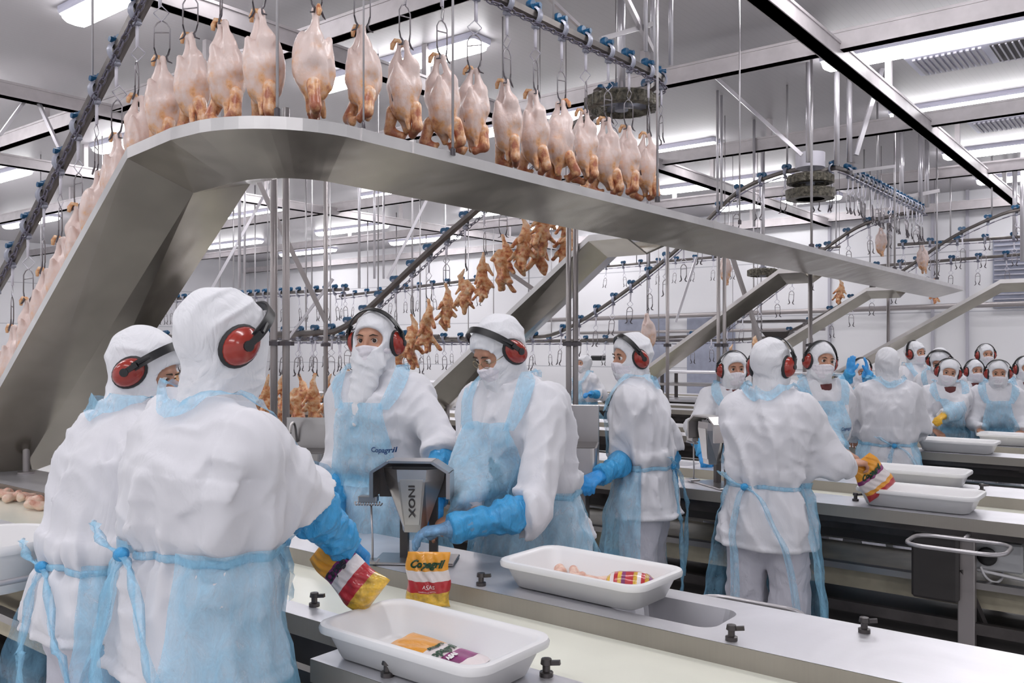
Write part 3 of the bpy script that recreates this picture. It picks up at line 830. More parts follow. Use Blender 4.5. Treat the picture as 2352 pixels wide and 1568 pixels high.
# shackles
def shackle_parts(k=1.0):
    tr = MB()
    ring = [(0.05 * math.cos(a), 0, 0.05 * math.sin(a) - .004) for a in np.linspace(-PI * .5, PI * 0.75, 10)]
    tr.tube(ring, 0.011, 5, squash=(1, 2.0))
    tr.tube([(0.0, 0, -.05), (0.012, 0, -.085)], 0.012, 6); tr.box((0.012, 0, -.07), (.03, .05, .02), bev=.004)
    wh = MB()
    for s_ in (-1, 1):
        wh.lathe([(.0, -.018), (.030, -.018), (.034, 0), (.030, .018), (.0, .018)], (0, s_ * 0.026, .055), axis=(1, 0, 0), n=10)
    wh.lathe([(.0, -.02), (.016, -.02), (.016, .02), (0, .02)], (0.03, 0, .055), axis=(1, 0, 0), n=8)
    ln_ = MB(); ln_.tube([(0.012, 0, -.08), (0.012, 0, -.19)], 0.0085, 6, squash=(1, 1.4))
    di = MB(); dm = [(0.012, 0, -.185), (0.012, .04, -.225), (0.012, 0, -.265), (0.012, -.04, -.225)]
    di.tube(dm, 0.0042 * k, 5, close=True)
    fr = MB()
    for s_ in (-1, 1):
        fr.tube([(0.012, 0, -.262), (0.012, .022 * s_, -.275), (0.012, .037 * s_, -.30), (0.012, .037 * s_, -.40)], 0.0036 * k, 5)
        fr.tube([(0.012, .037 * s_, -.40), (0.014, .030 * s_, -.43), (0.022, .022 * s_, -.447), (0.026, .030 * s_, -.468), (.02, .05 * s_, -.474)], [.004 * k, .005 * k, .006 * k, .005 * k, .003 * k], 5, 1)
    fr.tube([(0.012, -.037, -.325), (0.012, .037, -.318)], 0.0034, 5)
    return tr, wh, ln_, di, fr
tr, wh, ln_, di, fr = shackle_parts()
SH = {'trolley_bracket': tr.mesh('trolley_bracket', M['bracket'], True, 50), 'roller_wheel': wh.mesh('roller_wheel', M['blue'], True, 50),
      'hanger_link': ln_.mesh('hanger_link', M['link'], True), 'diamond_link': di.mesh('diamond_link', M['link'], True),
      'wire_stirrup': fr.mesh('wire_stirrup', [M['wire'], M['hook']], True)}
tr, wh, ln_, di, fr = shackle_parts(1.5)
allsh = MB()
for mb_, mi_ in ((tr, 0), (wh, 1), (ln_, 2), (di, 2), (fr, 3)):
    o_ = len(allsh.v); allsh.v += mb_.v
    for f_, m_ in zip(mb_.f, mb_.m): allsh.f.append(tuple(o_ + i for i in f_)); allsh.m.append(mi_ + m_)
SHALL = allsh.mesh('shackle', [M['bracket'], M['blue'], M['link'], M['wire'], M['hook']], True, 50)
def put_shackle(p, tn, near, lab, grp, swing=None):
    rz = math.atan2(-tn[0], tn[1])
    if near:
        t = thing('shackle', lab, 'shackle', p, rz, grp)
        for nm in ('trolley_bracket', 'roller_wheel', 'hanger_link'): obj(nm, SH[nm], t)
        g = rnd.uniform(-.9, .9) if swing is None else swing
        for nm in ('diamond_link', 'wire_stirrup'):
            o = obj(nm, SH[nm], t, rotz=g + (rnd.uniform(-.3, .3) if nm == 'wire_stirrup' else 1.2 * (rnd.random() < .3)))
    else:
        t = tag(obj('shackle', SHALL, None, p, rz + rnd.uniform(-.25, .25)), lab, 'shackle', grp)
        if swing != 0: t.rotation_euler = (rnd.uniform(-.1, .1), rnd.uniform(-.1, .1), rz + rnd.uniform(-.3, .3))
    return t
# ------------------------------------------------------------------ hanging poultry
def bird_mesh(seed):
    g = np.random.RandomState(seed); j = lambda a: (g.rand() - .5) * a
    tw = j(.02)
    def f(P):
        d = ell(P, (0, 0.005, -.205), (.072, .082, .115))                       # breast and back
        d = smin(d, ell(P, (0, .045, -.17), (.052, .05, .10)), .03)              # full breast to the front
        for s_ in (-1, 1):
            d = smin(d, cap(P, (.016 * s_, -.005, -.005), (.040 * s_, .0, -.10), .0105, .030), .02)   # drumsticks
            d = smin(d, cap(P, (.040 * s_, .0, -.10), (.048 * s_, .012, -.17), .032, .040), .03)
            d = smin(d, ell(P, (.016 * s_, -.005, -.002), (.015, .015, .016)), .01)
        d = smin(d, cap(P, (0, -.055, -.10), (0, -.045, -.15), .014, .028), .02)   # tail
        d = smin(d, cap(P, (tw, .02, -.29), (tw + j(.03), .035, -.345), .034, .018), .02)   # neck end
        d = smin(d, cap(P, (.03, -.01, -.30), (.045 + j(.02), -.02, -.355), .020, .010), .015)
        d = smax(d, -cap(P, (-.050, -.062, -.185), (-.035, -.072, -.30), .014, .026), .008)  # open cavity slit
        d = d + .0045 * wob(P, seed + 3, 55) + .0025 * folds(P, seed + 9, 90)
        return d
    V, Q = surf(f, (-.12, -.13, -.40), (.12, .13, .03), .0065)
    def fc(P): return ell(P, (0, 0, -.21), (.056, .062, .095))
    V2, Q2 = surf(fc, (-.08, -.09, -.33), (.08, .09, -.10), .010)
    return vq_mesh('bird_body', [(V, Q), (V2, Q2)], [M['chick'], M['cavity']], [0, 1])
def wing_mesh(seed, s_):
    g = np.random.RandomState(seed); j = lambda a: (g.rand() - .5) * a
    b = np.array((.062 * s_, .01, -.27)); c = b + (.022 * s_ + j(.02), -.01 + j(.04), -.075); e = c + (-.05 * s_ + j(.02), .02 + j(.06), -.022)
    tip = e + (-.02 * s_, .02 + j(.03), .012)
    def f(P):
        d = cap(P, b, c, .030, .024)
        d = smin(d, cap(P, c, e, .023, .018), .012)
        d = smin(d, cap(P, e, tip, .016, .009), .01)
        return d + .003 * wob(P, seed, 80)
    lo = np.minimum.reduce([b, c, e, tip]) - .05; hi = np.maximum.reduce([b, c, e, tip]) + .05
    V, Q = surf(f, lo, hi, .0065)
    return vq_mesh('wing', [(V, Q)], M['wing'])
def meat_mesh(seed, L=.40):
    """a deboned carcass: ragged, narrow, with loose flaps"""
    g = np.random.RandomState(seed); j = lambda a: (g.rand() - .5) * a
    segs = []
    p = np.array((0., 0, 0)); r = .010
    for k in range(6):
        q = np.array((j(.05), j(.05), -L * (k + 1) / 6)); r2 = [.018, .030, .038, .034, .030, .016][k]
        segs.append((p, q, r, r2)); p, r = q, r2
    for k in range(9):
        z = -L * (.25 + .6 * g.rand()); a = g.rand() * 6.28
        s0 = np.array((.02 * math.cos(a), .02 * math.sin(a), z)); s1 = s0 + (.05 * math.cos(a) + j(.02), .05 * math.sin(a) + j(.02), -.05 - .06 * g.rand())
        segs.append((s0, s1, .014 + .010 * g.rand(), .008 + .008 * g.rand()))
    def f(P):
        d = None
        for s_ in segs:
            e = cap(P, *s_); d = e if d is None else smin(d, e, .012)
        return d + .005 * wob(P, seed + 1, 70) + .004 * folds(P, seed, 60)
    V, Q = surf(f, (-.13, -.13, -L - .06), (.13, .13, .03), .008)
    return vq_mesh('carcass', [(V, Q)], M['carcass'])
BIRDS = [(bird_mesh(s_), wing_mesh(s_ + 20, 1), wing_mesh(s_ + 40, -1)) for s_ in (1, 2, 3)]
MEATS = [meat_mesh(s_) for s_ in (5, 6, 7, 8)]
LIVER = [MB().lathe([(.0, 0), (.01, -.005), (.012, -.02), (0, -.03)], n=8)]
def foot_mesh():
    mb = MB()
    mb.tube([(0, 0, -.01), (-.012, -.012, .012), (-.03, -.02, .014), (-.045, -.022, -.004), (-.05, -.02, -.022)], [.008, .009, .010, .012, .008], 6)
    return mb.mesh('hock_flap', M['carcass'], True)
HOCK = foot_mesh()
def put_bird(p, tn, i, lab, grp, near=True, face=None):
    rz = rnd.uniform(-.5, .5) if face is None else face
    b = BIRDS[i % 3]
    t = thing('plucked_chicken', lab, 'poultry', (p[0], p[1], p[2] - .455), rz, grp)
    k = rnd.uniform(.97, 1.06); t.scale = (k * 1.06, k * 1.06, k * 1.22)
    t.rotation_euler = (rnd.uniform(-.04, .04), rnd.uniform(-.04, .04), rz)
    obj('bird_body', b[0], t)
    if near:
        obj('wing', b[1], t); obj('wing', b[2], t); obj('hock_flap', HOCK, t)
    return t
def put_meat(p, tn, i, lab, grp, sc=1.0):
    t = tag(obj('deboned_carcass', MEATS[i % 4], None, (p[0], p[1], p[2] - .455), rnd.uniform(0, 6.28)), lab, 'poultry', grp)
    t.scale = (sc * 1.45, sc * 1.45, sc * 1.12); return t

G_SN = 'shackles on the near overhead rail'
pts, tn = resample(R1, 0.27, 0.06)
nb = 0; ns = 0
sel = []
for p, d in zip(pts, tn):
    dep = p @ F; px = CXP + FPX * (p @ R) / dep
    if px < -160: continue
    sel.append((p, d, px))
for k, (p, d, px) in enumerate(sel):
    side = 'the climbing part at left' if p[2] < 3.5 else 'the level part over the big trough'
    put_shackle(p, d, True, 'steel shackle with blue rollers on the near rail, %s up from the left edge' % ORD[min(k, 29)], G_SN)
    # poultry hangs from every shackle of this rail
    put_bird(p, d, k, 'whole plucked chicken hung upside down on the near line, %s up from the left edge' % ORD[min(k, 29)], 'whole chickens over the big trough', True, face=.15 + rnd.uniform(-.45, .45) + (2.6 if k % 7 == 3 else 0))
pts, tn = resample(R2, 0.27, 0.1)
mcount = 0; lowc = 0
for k, (p, d) in enumerate(zip(pts, tn)):
    dep = p @ F; px = CXP + FPX * (p @ R) / dep
    if px < 250: continue
    high = p[2] > 1.78
    put_shackle(p, d, high, ('steel shackle with blue rollers on the rail above the second trough, %s from its top' % ORD[min(k, 29)]) if high else 'shackle in the low carcass row behind the tallest worker, %s from its right' % ORD[min(lowc, 29)], 'shackles on the rail above the second trough' if high else 'low row of shackles behind the tallest worker')
    if high and p[2] < 3.54:
        put_meat(p, d, k, 'reddish deboned carcass hanging above the second trough, %s from its top' % ORD[mcount], 'deboned carcasses above the second trough', 1.05 + .12 * math.sin(k)); mcount += 1
    elif not high:
        lowc += 1
        put_meat(p, d, k, 'yellowish red carcass in the low row behind the tallest worker, %s from right' % ORD[min(lowc - 1, 29)], 'carcasses in the low row', 1.25)
def fill(P, step, lab, grp, start=0.1, pxlo=200, pxhi=2500, birds=()):
    pts, tn = resample(P, step, start); got = []
    for p, d in zip(pts, tn):
        dep = p @ F
        if dep < 1: continue
        px = CXP + FPX * (p @ R) / dep
        if px < pxlo or px > pxhi: continue
        got.append((px, p, d))
    got.sort(key=lambda q: q[0])
    for k, (px, p, d) in enumerate(got):
        put_shackle(p, d, False, lab + ', %s from its left end' % ORD[min(k, 29)], grp)
    return len(got)
tot = 0
R3up = R3[R3[:, 2] > 1.8]; R3st = R3[-2:]
tot += fill(R3up[:-1], 0.30, 'empty shackle on the rail left of the far sprocket', 'shackles on the far sprocket rail')
tot += fill(R3st, 0.165, 'shackle in the tight bundle of blue rollers', 'bundle of shackles at upper right')
tot += fill(R4[R4[:, 2] > 1.8], 0.34, 'empty shackle on the rail below the far bundle', 'shackles on the rail below the bundle')
tot += fill(R5[R5[:, 2] > 1.8], 0.40, 'empty shackle on the rail curving in from the right edge', 'shackles on the right-hand curved rail')
tot += fill(RA, 0.36, 'empty shackle in the level row behind the deboned carcasses', 'level row behind the carcasses')
tot += fill(RB, 0.42, 'empty shackle in the level row below the long trough', 'level row below the long trough')
tot += fill(RC, 0.42, 'empty shackle in the lower level row at right', 'lower level row at right')
tot += fill(RD, 0.42, 'empty shackle in the upper level row at right', 'upper level row at right')
tot += fill(RE, 0.30, 'empty shackle in the low row behind the paired posts', 'low row behind the paired posts', pxlo=330)
tot += fill(RF, 0.22, 'empty shackle in the upper row behind the tallest worker', 'upper row behind the tallest worker', pxlo=330)
tot += fill(R3[R3[:, 2] <= 1.8], 0.34, 'empty shackle in the low row behind the glasses worker', 'low row behind the glasses worker', pxlo=330)
tot += fill(R4[R4[:, 2] <= 1.8], 0.42, 'empty shackle in the low row before the far wall', 'low far row', pxlo=600)
print('shackles far', tot)
# single birds elsewhere
for px, py, d, k, lab, kind in [
    (2024, 525, 13.0, 1.0, 'lone chicken hanging above the right half of the long trough', 'b'),
    (2118, 565, 13.2, 1.0, 'lone chicken hanging near the pointed end of the long trough', 'b'),
    (1665, 585, 11.3, 0.95, 'pale plucked chicken hanging alone just under the long trough', 'b'),
    (1928, 640, 13.6, 0.95, 'small yellowish carcass hanging under the far part of the long trough', 'm'),
    (1486, 722, 9.0, 0.95, 'chicken hanging right above the masked worker seen side-on', 'b'),
    (1740, 765, 12.5, 0.95, 'small carcass hanging above the worker with long white hood', 'm'),
    (2146, 640, 14.5, 0.9, 'small carcass half hidden behind the tip of the long trough', 'm'),
    (1683, 790, 13.0, 0.8, 'small yellowish carcass above the short worker facing the camera', 'm'),
    (1240, 490, 8.0, 1.25, 'large reddish carcass hanging highest, directly below the big trough', 'm'),
    (1300, 500, 7.9, 1.1, 'carcass flap hanging right of the highest reddish carcass', 'm')]:
    p = PD(px, py, d)
    if kind == 'b':
        t = put_bird(p + np.array((0, 0, .455)), np.array((0, 1., 0)), int(px), lab, None, False); t.scale = (k, k, k * 1.15)
    else:
        t = put_meat(p + np.array((0, 0, .455)), np.array((0, 1., 0)), int(px), lab, None, k)
    # its own long hanger wire up to the rail line above
    o = MB().tube([(p[0], p[1], p[2] - .01), (p[0], p[1], CEIL)], 0.004, 5)
    o.tube([(p[0], p[1], p[2] + .1), (p[0] + .03, p[1], p[2] + .05), (p[0], p[1], p[2])], .003, 5)
    tag(o.build('bird_hook', M['wire'], None, True), 'wire hook holding the ' + lab, 'hook')
# ------------------------------------------------------------------ packing lines
WZ = 0.85
def plate_mb(x0, x1, y0, y1, z, hole=None, lipf=0.055, lipb=0.055, r=0.05):
    """worktop sheet with folded edges and an optional rounded hole"""
    mb = MB()
    th = 0.006
    bm = bmesh.new()
    outer = [bm.verts.new(p) for p in ((x0, y0, z), (x1, y0, z), (x1, y1, z), (x0, y1, z))]
    ed = [bm.edges.new((outer[i], outer[(i + 1) % 4])) for i in range(4)]
    if hole:
        hx0, hx1, hy0, hy1 = hole; pts = []
        for cx_, cy_, a0 in ((hx1 - r, hy1 - r, 0), (hx0 + r, hy1 - r, 90), (hx0 + r, hy0 + r, 180), (hx1 - r, hy0 + r, 270)):
            for k in range(6):
                a = math.radians(a0 + k * 18); pts.append((cx_ + r * math.cos(a), cy_ + r * math.sin(a), z))
        hv = [bm.verts.new(p) for p in pts]
        ed += [bm.edges.new((hv[i], hv[(i + 1) % len(hv)])) for i in range(len(hv))]
    bmesh.ops.triangle_fill(bm, use_beauty=True, use_dissolve=False, edges=ed)
    bmesh.ops.recalc_face_normals(bm, faces=bm.faces)
    bm.verts.index_update()
    mb.add([v.co[:] for v in bm.verts], [[v.index for v in (f.verts if f.normal.z > 0 else reversed(f.verts))] for f in bm.faces])
    bm.free()
    if hole:
        n = len(pts); lo = [(p[0] + (hx0 + hx1 - 2 * p[0]) * .12, p[1] + (hy0 + hy1 - 2 * p[1]) * .12, z - .16) for p in pts]
        mb.add(pts + lo, [(i, (i + 1) % n, n + (i + 1) % n, n + i) for i in range(n)], 2)
    xc, L_ = (x0 + x1) / 2, x1 - x0
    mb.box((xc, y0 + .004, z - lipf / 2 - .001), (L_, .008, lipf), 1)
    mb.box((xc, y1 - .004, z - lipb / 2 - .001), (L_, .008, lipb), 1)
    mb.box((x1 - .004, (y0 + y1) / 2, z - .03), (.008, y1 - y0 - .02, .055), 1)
    return mb
def knob(parent, x, y, z):
    mb = MB(); mb.lathe([(.0, 0), (.016, 0), (.016, .01), (.009, .012), (.009, .026), (.014, .028), (.012, .04), (0, .042)], (x, y, z), n=10)
    mb.bar((x, y, z + .03), (x + .03, y + .012, z + .034), .01, .01)
    mb.build('latch_knob', M['frame'], parent, True, 40)
def line(Y0, x0, x1, lab, hole=None, knobs=(), ring=None, legs=None, detail=True, nearx=None, cut=None):
    t = thing('packing_line', lab, 'packing table')
    na = x0 if nearx is None else nearx
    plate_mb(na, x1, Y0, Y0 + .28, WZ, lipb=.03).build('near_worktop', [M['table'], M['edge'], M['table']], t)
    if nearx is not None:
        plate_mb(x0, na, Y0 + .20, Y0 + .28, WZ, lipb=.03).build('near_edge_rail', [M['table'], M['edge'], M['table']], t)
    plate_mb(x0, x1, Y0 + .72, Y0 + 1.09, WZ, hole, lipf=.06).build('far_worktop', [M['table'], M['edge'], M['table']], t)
    mb = MB(); mb.box(((x0 + x1) / 2, Y0 + .5, WZ - .062), (x1 - x0, .44, .012)); mb.build('belt', M['belt'], t)
    mb = MB()
    for y in (Y0 + .27, Y0 + .735): mb.bar((x0, y, WZ - .11), (x1, y, WZ - .11), .02, .11)
    for y in (Y0 + .06, Y0 + 1.03): mb.bar((x0, y, WZ - .075), (x1, y, WZ - .075), .03, .03)
    for y in (Y0 + .12, Y0 + .98): mb.bar((x0, y, .34), (x1, y, .34), .03, .05); mb.bar((x0, y, .24), (x1, y, .24), .03, .03)
    for x in np.arange(x1 - .35, x0, -0.8): mb.bar((x, Y0 + .06, WZ - .09), (x, Y0 + 1.03, WZ - .09), .03, .03)
    mb.build('side_frame', M['frame'], t)
    mb = MB(); mb.box(((x0 + x1) / 2, Y0 + .5, .46), (x1 - x0, .62, .09)); mb.build('return_belt', M['belt_low'], t)
    mb = MB(); mb.box(((x0 + x1) / 2, Y0 + .5, .70), (x1 - x0 - .04, .40, .13)); mb.build('shade_block', M['darkbox'], t)  # dark block added to stand in for the shade beneath the belt
    mb = MB(); mb.box(((x0 + x1) / 2, Y0 + .54, .22), (x1 - x0 - .04, .66, .18)); mb.build('low_shade_block', M['darkbox'], t)  # second dark block, added low to blacken the shaded gap above the floor
    mb = MB(); mb.bar((x0, Y0 + .15, .53), (x1, Y0 + .15, .53), .05, .03); mb.bar((x0, Y0 + .85, .53), (x1, Y0 + .85, .53), .05, .03)
    mb.build('guide_bar', M['machine'], t)
    xs = legs if legs is not None else list(np.arange(x1 - .45, x0, -1.6))
    for x in xs:
        for y in (Y0 + .12, Y0 + .97):
            mb = MB(); mb.box((x, y, WZ / 2 - .04), (.07, .05, WZ - .08), bev=.004); mb.lathe([(.05, 0), (.05, .01), (.02, .03)], (x, y, 0), n=10)
            mb.build('leg', M['post'] if detail else M['frame'], t)
        if detail:
            mb = MB(); mb.bar((x - .02, Y0 + .10, .60), (x + .12, Y0 + .3, .12), .02, .02); mb.build('brace', M['frame'], t)
    for kx, ky in knobs: knob(t, kx, ky, WZ)
    return t
def wx(px, py, z=WZ): p = PZ(px, py, z); return p[0], p[1]
h0 = wx(1582, 1432); h1 = wx(1722, 1420)
L1 = line(1.37, -7.8, 1.1, 'foreground steel packing line with cream belt across the lower picture',
     hole=(-1.36, -1.02, 2.17, 2.37), knobs=[wx(1680, 1470), wx(1985, 1452), wx(890, 1552), wx(1255, 1552), wx(1105, 1344), wx(722, 1392)], nearx=-1.69, legs=[.7, -.9, -2.5, -4.1, -5.7])
L2 = line(4.28, -8.6, 0.4, 'second packing line behind, with two white trays and a rod ring at right',
     hole=(-2.9, -2.55, 5.08, 5.28), knobs=[wx(1965, 1150), wx(2255, 1128)], legs=[-.82, -2.9, -4.5, -6.1, -7.7])
L3 = line(6.85, -9.5, 0.2, 'third packing line behind, with two pale trays at right', detail=False, legs=[-.6, -3.0, -5.4, -7.8])
L4 = line(9.7, -12.5, -1.6, 'fourth packing line, a dark low band behind the workers', detail=False, legs=[-2.0, -4.5, -7, -9.5])
L5 = line(12.3, -12.5, -2.2, 'farthest packing line before the far wall', detail=False, legs=[-2.6, -5.5, -8.5, -11])
# control box, motor cover, cable loop and rings of the second line
p = PY(2300, 1270, 4.55)
t = thing('control_box', 'grey control box with black round dial under the second line', 'control box', (p[0], 4.5, p[2]))
MB().box((0, 0, 0), (.20, .10, .13), bev=.008).build('box_body', M['control'], t)
MB().lathe([(.0, 0), (.038, 0), (.042, .012), (.030, .02), (0, .02)], (-.04, -.05, .0), (0, -1, 0), n=20).build('dial', M['black'], t, True, 40)
MB().box((0.0, .03, .11), (.03, .03, .14)).build('bracket', M['post'], t)
t = thing('motor_cover', 'dark square motor cover under the second line, left of the leg', 'machine cover', (PY(2155, 1250, 4.42)[0], 4.42, .62))
MB().box((0, 0, -.02), (.20, .16, .30), bev=.012).build('cover', M['darkbox'], t)
MB().box((0, 0, .17), (.05, .05, .1)).build('bracket', M['frame'], t)
pc = [PD(2252, 1300, 3.98), PD(2262, 1325, 3.97), PD(2285, 1340, 3.97), PD(2303, 1330, 3.98), PD(2304, 1308, 4.0), PD(2302, 1290, 4.05)]
tag(MB().tube(chaikin(pc), .006, 8).build('power_cable', M['cable'], None, True), 'white cable looping below the grey control box', 'cable')
tag(MB().tube([PD(2236, 1306, 4.0), PD(2290, 1318, 3.96), PD(2352, 1332, 3.9), PD(2420, 1345, 3.85)], .008, 8).build('power_cable', M['cable'], None, True), 'straight white cable running to the right edge below the control box', 'cable')
def ring(c, sx, sy_, lab, arm, rz=0):
    t = thing('ring_holder', lab, 'ring holder', c, rz)
    pts = []
    r = min(sx, sy_) * .3
    for cx_, cy_, a0 in ((sx / 2 - r, sy_ / 2 - r, 0), (-sx / 2 + r, sy_ / 2 - r, 90), (-sx / 2 + r, -sy_ / 2 + r, 180), (sx / 2 - r, -sy_ / 2 + r, 270)):
        for k in range(5):
            a = math.radians(a0 + k * 22.5); pts.append((cx_ + r * math.cos(a), cy_ + r * math.sin(a), 0))
    MB().tube(pts, .009, 8, close=True).build('ring_rod', M['rod'], t, True)
    MB().tube([(0, sy_ / 2 * arm, 0), (0, (sy_ / 2 + .12) * arm, 0.01)], .01, 8).build('arm', M['rod'], t, True)
ring((-.80, 4.11, .765), .38, .26, 'empty bent rod ring holder on the front of the second line', 1)
ring((-1.15, 2.66, .755), .36, .26, 'bent rod ring holder just behind the foreground worktop, below the white trousers', -1)
ring((-2.97, 1.15, .915), .44, .30, 'rod ring holder carrying white tubs at the left edge', 1)
# ------------------------------------------------------------------ trays
def rrect(sx, sy_, r, z, n=5):
    pts = []
    for cx_, cy_, a0 in ((sx / 2 - r, sy_ / 2 - r, 0), (-sx / 2 + r, sy_ / 2 - r, 90), (-sx / 2 + r, -sy_ / 2 + r, 180), (sx / 2 - r, -sy_ / 2 + r, 270)):
        for k in range(n + 1):
            a = math.radians(a0 + k * 90 / n); pts.append((cx_ + r * math.cos(a), cy_ + r * math.sin(a), z))
    return pts
def tray_mesh(X=.53, Y=.30, H=.088):
    prof = [(-.075, .0, .02), (-.055, .0, .035), (-.042, .006, .045), (-.018, H - .022, .05), (-.014, H - .018, .052), (-.002, H - .020, .056), (.0, H - .010, .058), (-.003, H - .002, .057), (-.012, H, .055), (-.022, H - .003, .050), (-.028, H - .012, .048), (-.048, .012, .042), (-.060, .006, .032), (-.08, .006, .02)]
    mb = MB(); loops = [rrect(X + 2 * o, Y + 2 * o, max(.01, r), z) for o, z, r in prof]
    mb.loft(loops)
    return mb.mesh('tray', M['tray'], True, 50)
TRAY = tray_mesh()
def put_tray(x, y, z, lab, rz=0.0, grp=None):
    return tag(obj('plastic_tray', TRAY, None, (x, y, z), rz), lab, 'tray', grp)
put_tray(-1.425, 1.515, WZ + .001, 'nearest white plastic tray with a flat orange printed bag inside', .0)
put_tray(-1.475, 2.275, WZ + .001, 'white plastic tray with scraps and a bag on the foreground worktop', -.02)
put_tray(-1.03, 4.45, WZ + .001, 'white tray on the second line, front of the two, under the held yellow bag', 0)
put_tray(-1.22, 5.20, WZ + .001, 'white tray on the second line, behind the one under the yellow bag', .02)
put_tray(-1.37, 7.02, WZ + .001, 'pale tray on the third line beside the hand with yellow', 0)
put_tray(-1.10, 7.75, WZ + .001, 'pale tray on the third line cut by the right edge', .02)
# tubs at the left edge
def tub(c, r, h, lab):
    mb = MB(); mb.lathe([(0, 0), (r * .72, 0), (r * .76, .01), (r * .93, h - .03), (r * 1.0, h - .028), (r * 1.03, h - .015), (r * 1.0, h), (r * .93, h - .004), (r * .9, h - .02), (r * .73, .014), (0, .012)], n=40)
    return tag(mb.build('round_tub', M['tray'], None, True, 50, c), lab, 'tub')
tub((-2.97, 1.15, .86), .20, .155, 'white round plastic tub in the rod ring at the left edge')

# meat scraps lying on the left of the belt and in the tray
def lump_mesh(seed, L=.09, mat='pinkmeat'):
    g = np.random.RandomState(seed)
    a = [(g.rand(3) - .5) * (L * 1.5, L, L * .25) for _ in range(4)]
    def f(P):
        d = None
        for i in range(3):
            e = cap(P, a[i], a[i + 1], L * .16, L * .2); d = e if d is None else smin(d, e, L * .15)
        return d + .003 * wob(P, seed, 70)
    V, Q = surf(f, (-L * 1.3, -L * 1.2, -L * .6), (L * 1.3, L * 1.2, L * .6), .006)
    V[:, 2] -= V[:, 2].min()
    return vq_mesh('meat_piece', [(V, Q)], M[mat])
LUMPS = [lump_mesh(s_, .10) for s_ in (1, 2, 3, 4)]
for i, (px, py) in enumerate([(6, 1122), (34, 1118), (60, 1124), (92, 1128), (14, 1134), (100, 1154), (76, 1150), (112, 1136), (-16, 1128), (44, 1136), (22, 1146), (118, 1166)]):
    x, y = wx(px, py, .80)
    tag(obj('meat_piece', LUMPS[i % 4], None, (x, min(max(y, 1.72), 2.02), .796), rnd.uniform(0, 6)), 'pale pink chicken piece on the cream belt at the left edge, beside the left worker', 'meat', 'chicken pieces on the left belt')
for i, (x, y) in enumerate([(-1.62, 2.355), (-1.56, 2.34)]):
    tag(obj('meat_piece', LUMPS[i + 1], None, (x, y, WZ + .0075 + .001), 1.2 * i), 'yellowish scrap lying in the left end of the tray on the foreground worktop' if i == 0 else 'second scrap beside the yellowish one in the same tray', 'meat').scale = (.7, .7, .7)

# ------------------------------------------------------------------ printed bags
def bag_mesh(W, H, T, seed, stops, neck=.0, bulge=1.0, nu=26, nv=50):
    """pillow bag standing in XZ, front towards -Y; stops: (v, material)"""
    g = np.random.RandomState(seed)
    def P_(u, v, s_):
        # u, v in 0..1
        w = W * (1 - neck * (1 - v) ** 1.0 * 0 - .10 * math.sin(v * PI) * 0 - neck * v ** 2)
        e = (max(0, 1 - (2 * u - 1) ** 2)) ** .5 * (max(0, 1 - (2 * v - 1) ** 4)) ** .5
        thick = T * e * (1.25 - .9 * v * bulge)
        wr = .004 * math.sin(u * 17 + seed) * math.sin(v * 13 + 2 * u) + .003 * math.sin(u * 31 + v * 22 + seed)
        return ((u - .5) * w + .004 * math.sin(v * 11 + seed), s_ * (thick / 2 + wr * e), v * H)
    mb = MB()
    for s_ in (-1, 1):
        G = [[P_(i / nu, j / nv, s_) for j in range(nv + 1)] for i in range(nu + 1)]
        if s_ > 0: G = G[::-1]
        mats_ = []
        def mif(i, j):
            v = (j + .5) / nv
            for a, m_ in stops:
                if v <= a: return m_
            return stops[-1][1]
        mb.grid(G, mif=mif)
    return mb, P_
BAGM = [M['bag_yellow'], M['bag_red'], M['bag_white'], M['bag_orange'], M['bag_purple']]
def bag(name_lab, loc, rot, W, H, T, seed, stops, words, neck=0.0):
    t = thing('printed_bag', name_lab, 'bag', loc); t.rotation_euler = rot
    mb, Pf = bag_mesh(W, H, T, seed, stops, neck)
    mb.build('bag_film', BAGM, t, True)
    for body, size, u0, v0, mat, shear, arc in words:
        V, fs = text_pts(body, size, shear, .0015 if size > .02 else 0)
        out = []
        for x, y, z in V:
            u = u0 + x / W; v = v0 + (y - arc * x * x / W) / H
            q = Pf(min(max(u, .01), .99), min(max(v, .01), .99), -1); out.append((q[0], q[1] - .0035, q[2]))
        m2 = MB(); m2.add(out, fs); m2.build('printed_word', M[mat], t)
    return t
p = PD(984, 1383, 2.72)
bag('full yellow and red printed bag hanging open under the filling funnel', (p[0], p[1], .80), (0.06, 0, math.radians(35)), .135, .172, .075, 3,
    [(.30, 0), (.50, 1), (.68, 2), (1.1, 3)],
    [('Copagril', .030, .5, .80, 'ink_green', .25, 0), ('ASAS', .017, .52, .41, 'ink_white', 0, 0), ('CONGELADO DE FRANGO', .0045, .5, .33, 'ink_white', 0, 0)], neck=.02)
p = PD(862, 1376, 2.24)
bag('crumpled orange, red and yellow bag gripped by the tallest worker', (p[0], p[1], p[2]), (math.radians(-4), math.radians(-52), math.radians(30)), .12, .20, .07, 8,
    [(.22, 0), (.40, 1), (.55, 2), (.68, 4), (1.1, 3)], [('Copagril', .03, .5, .62, 'ink_dark', .25, 0)], neck=.35)
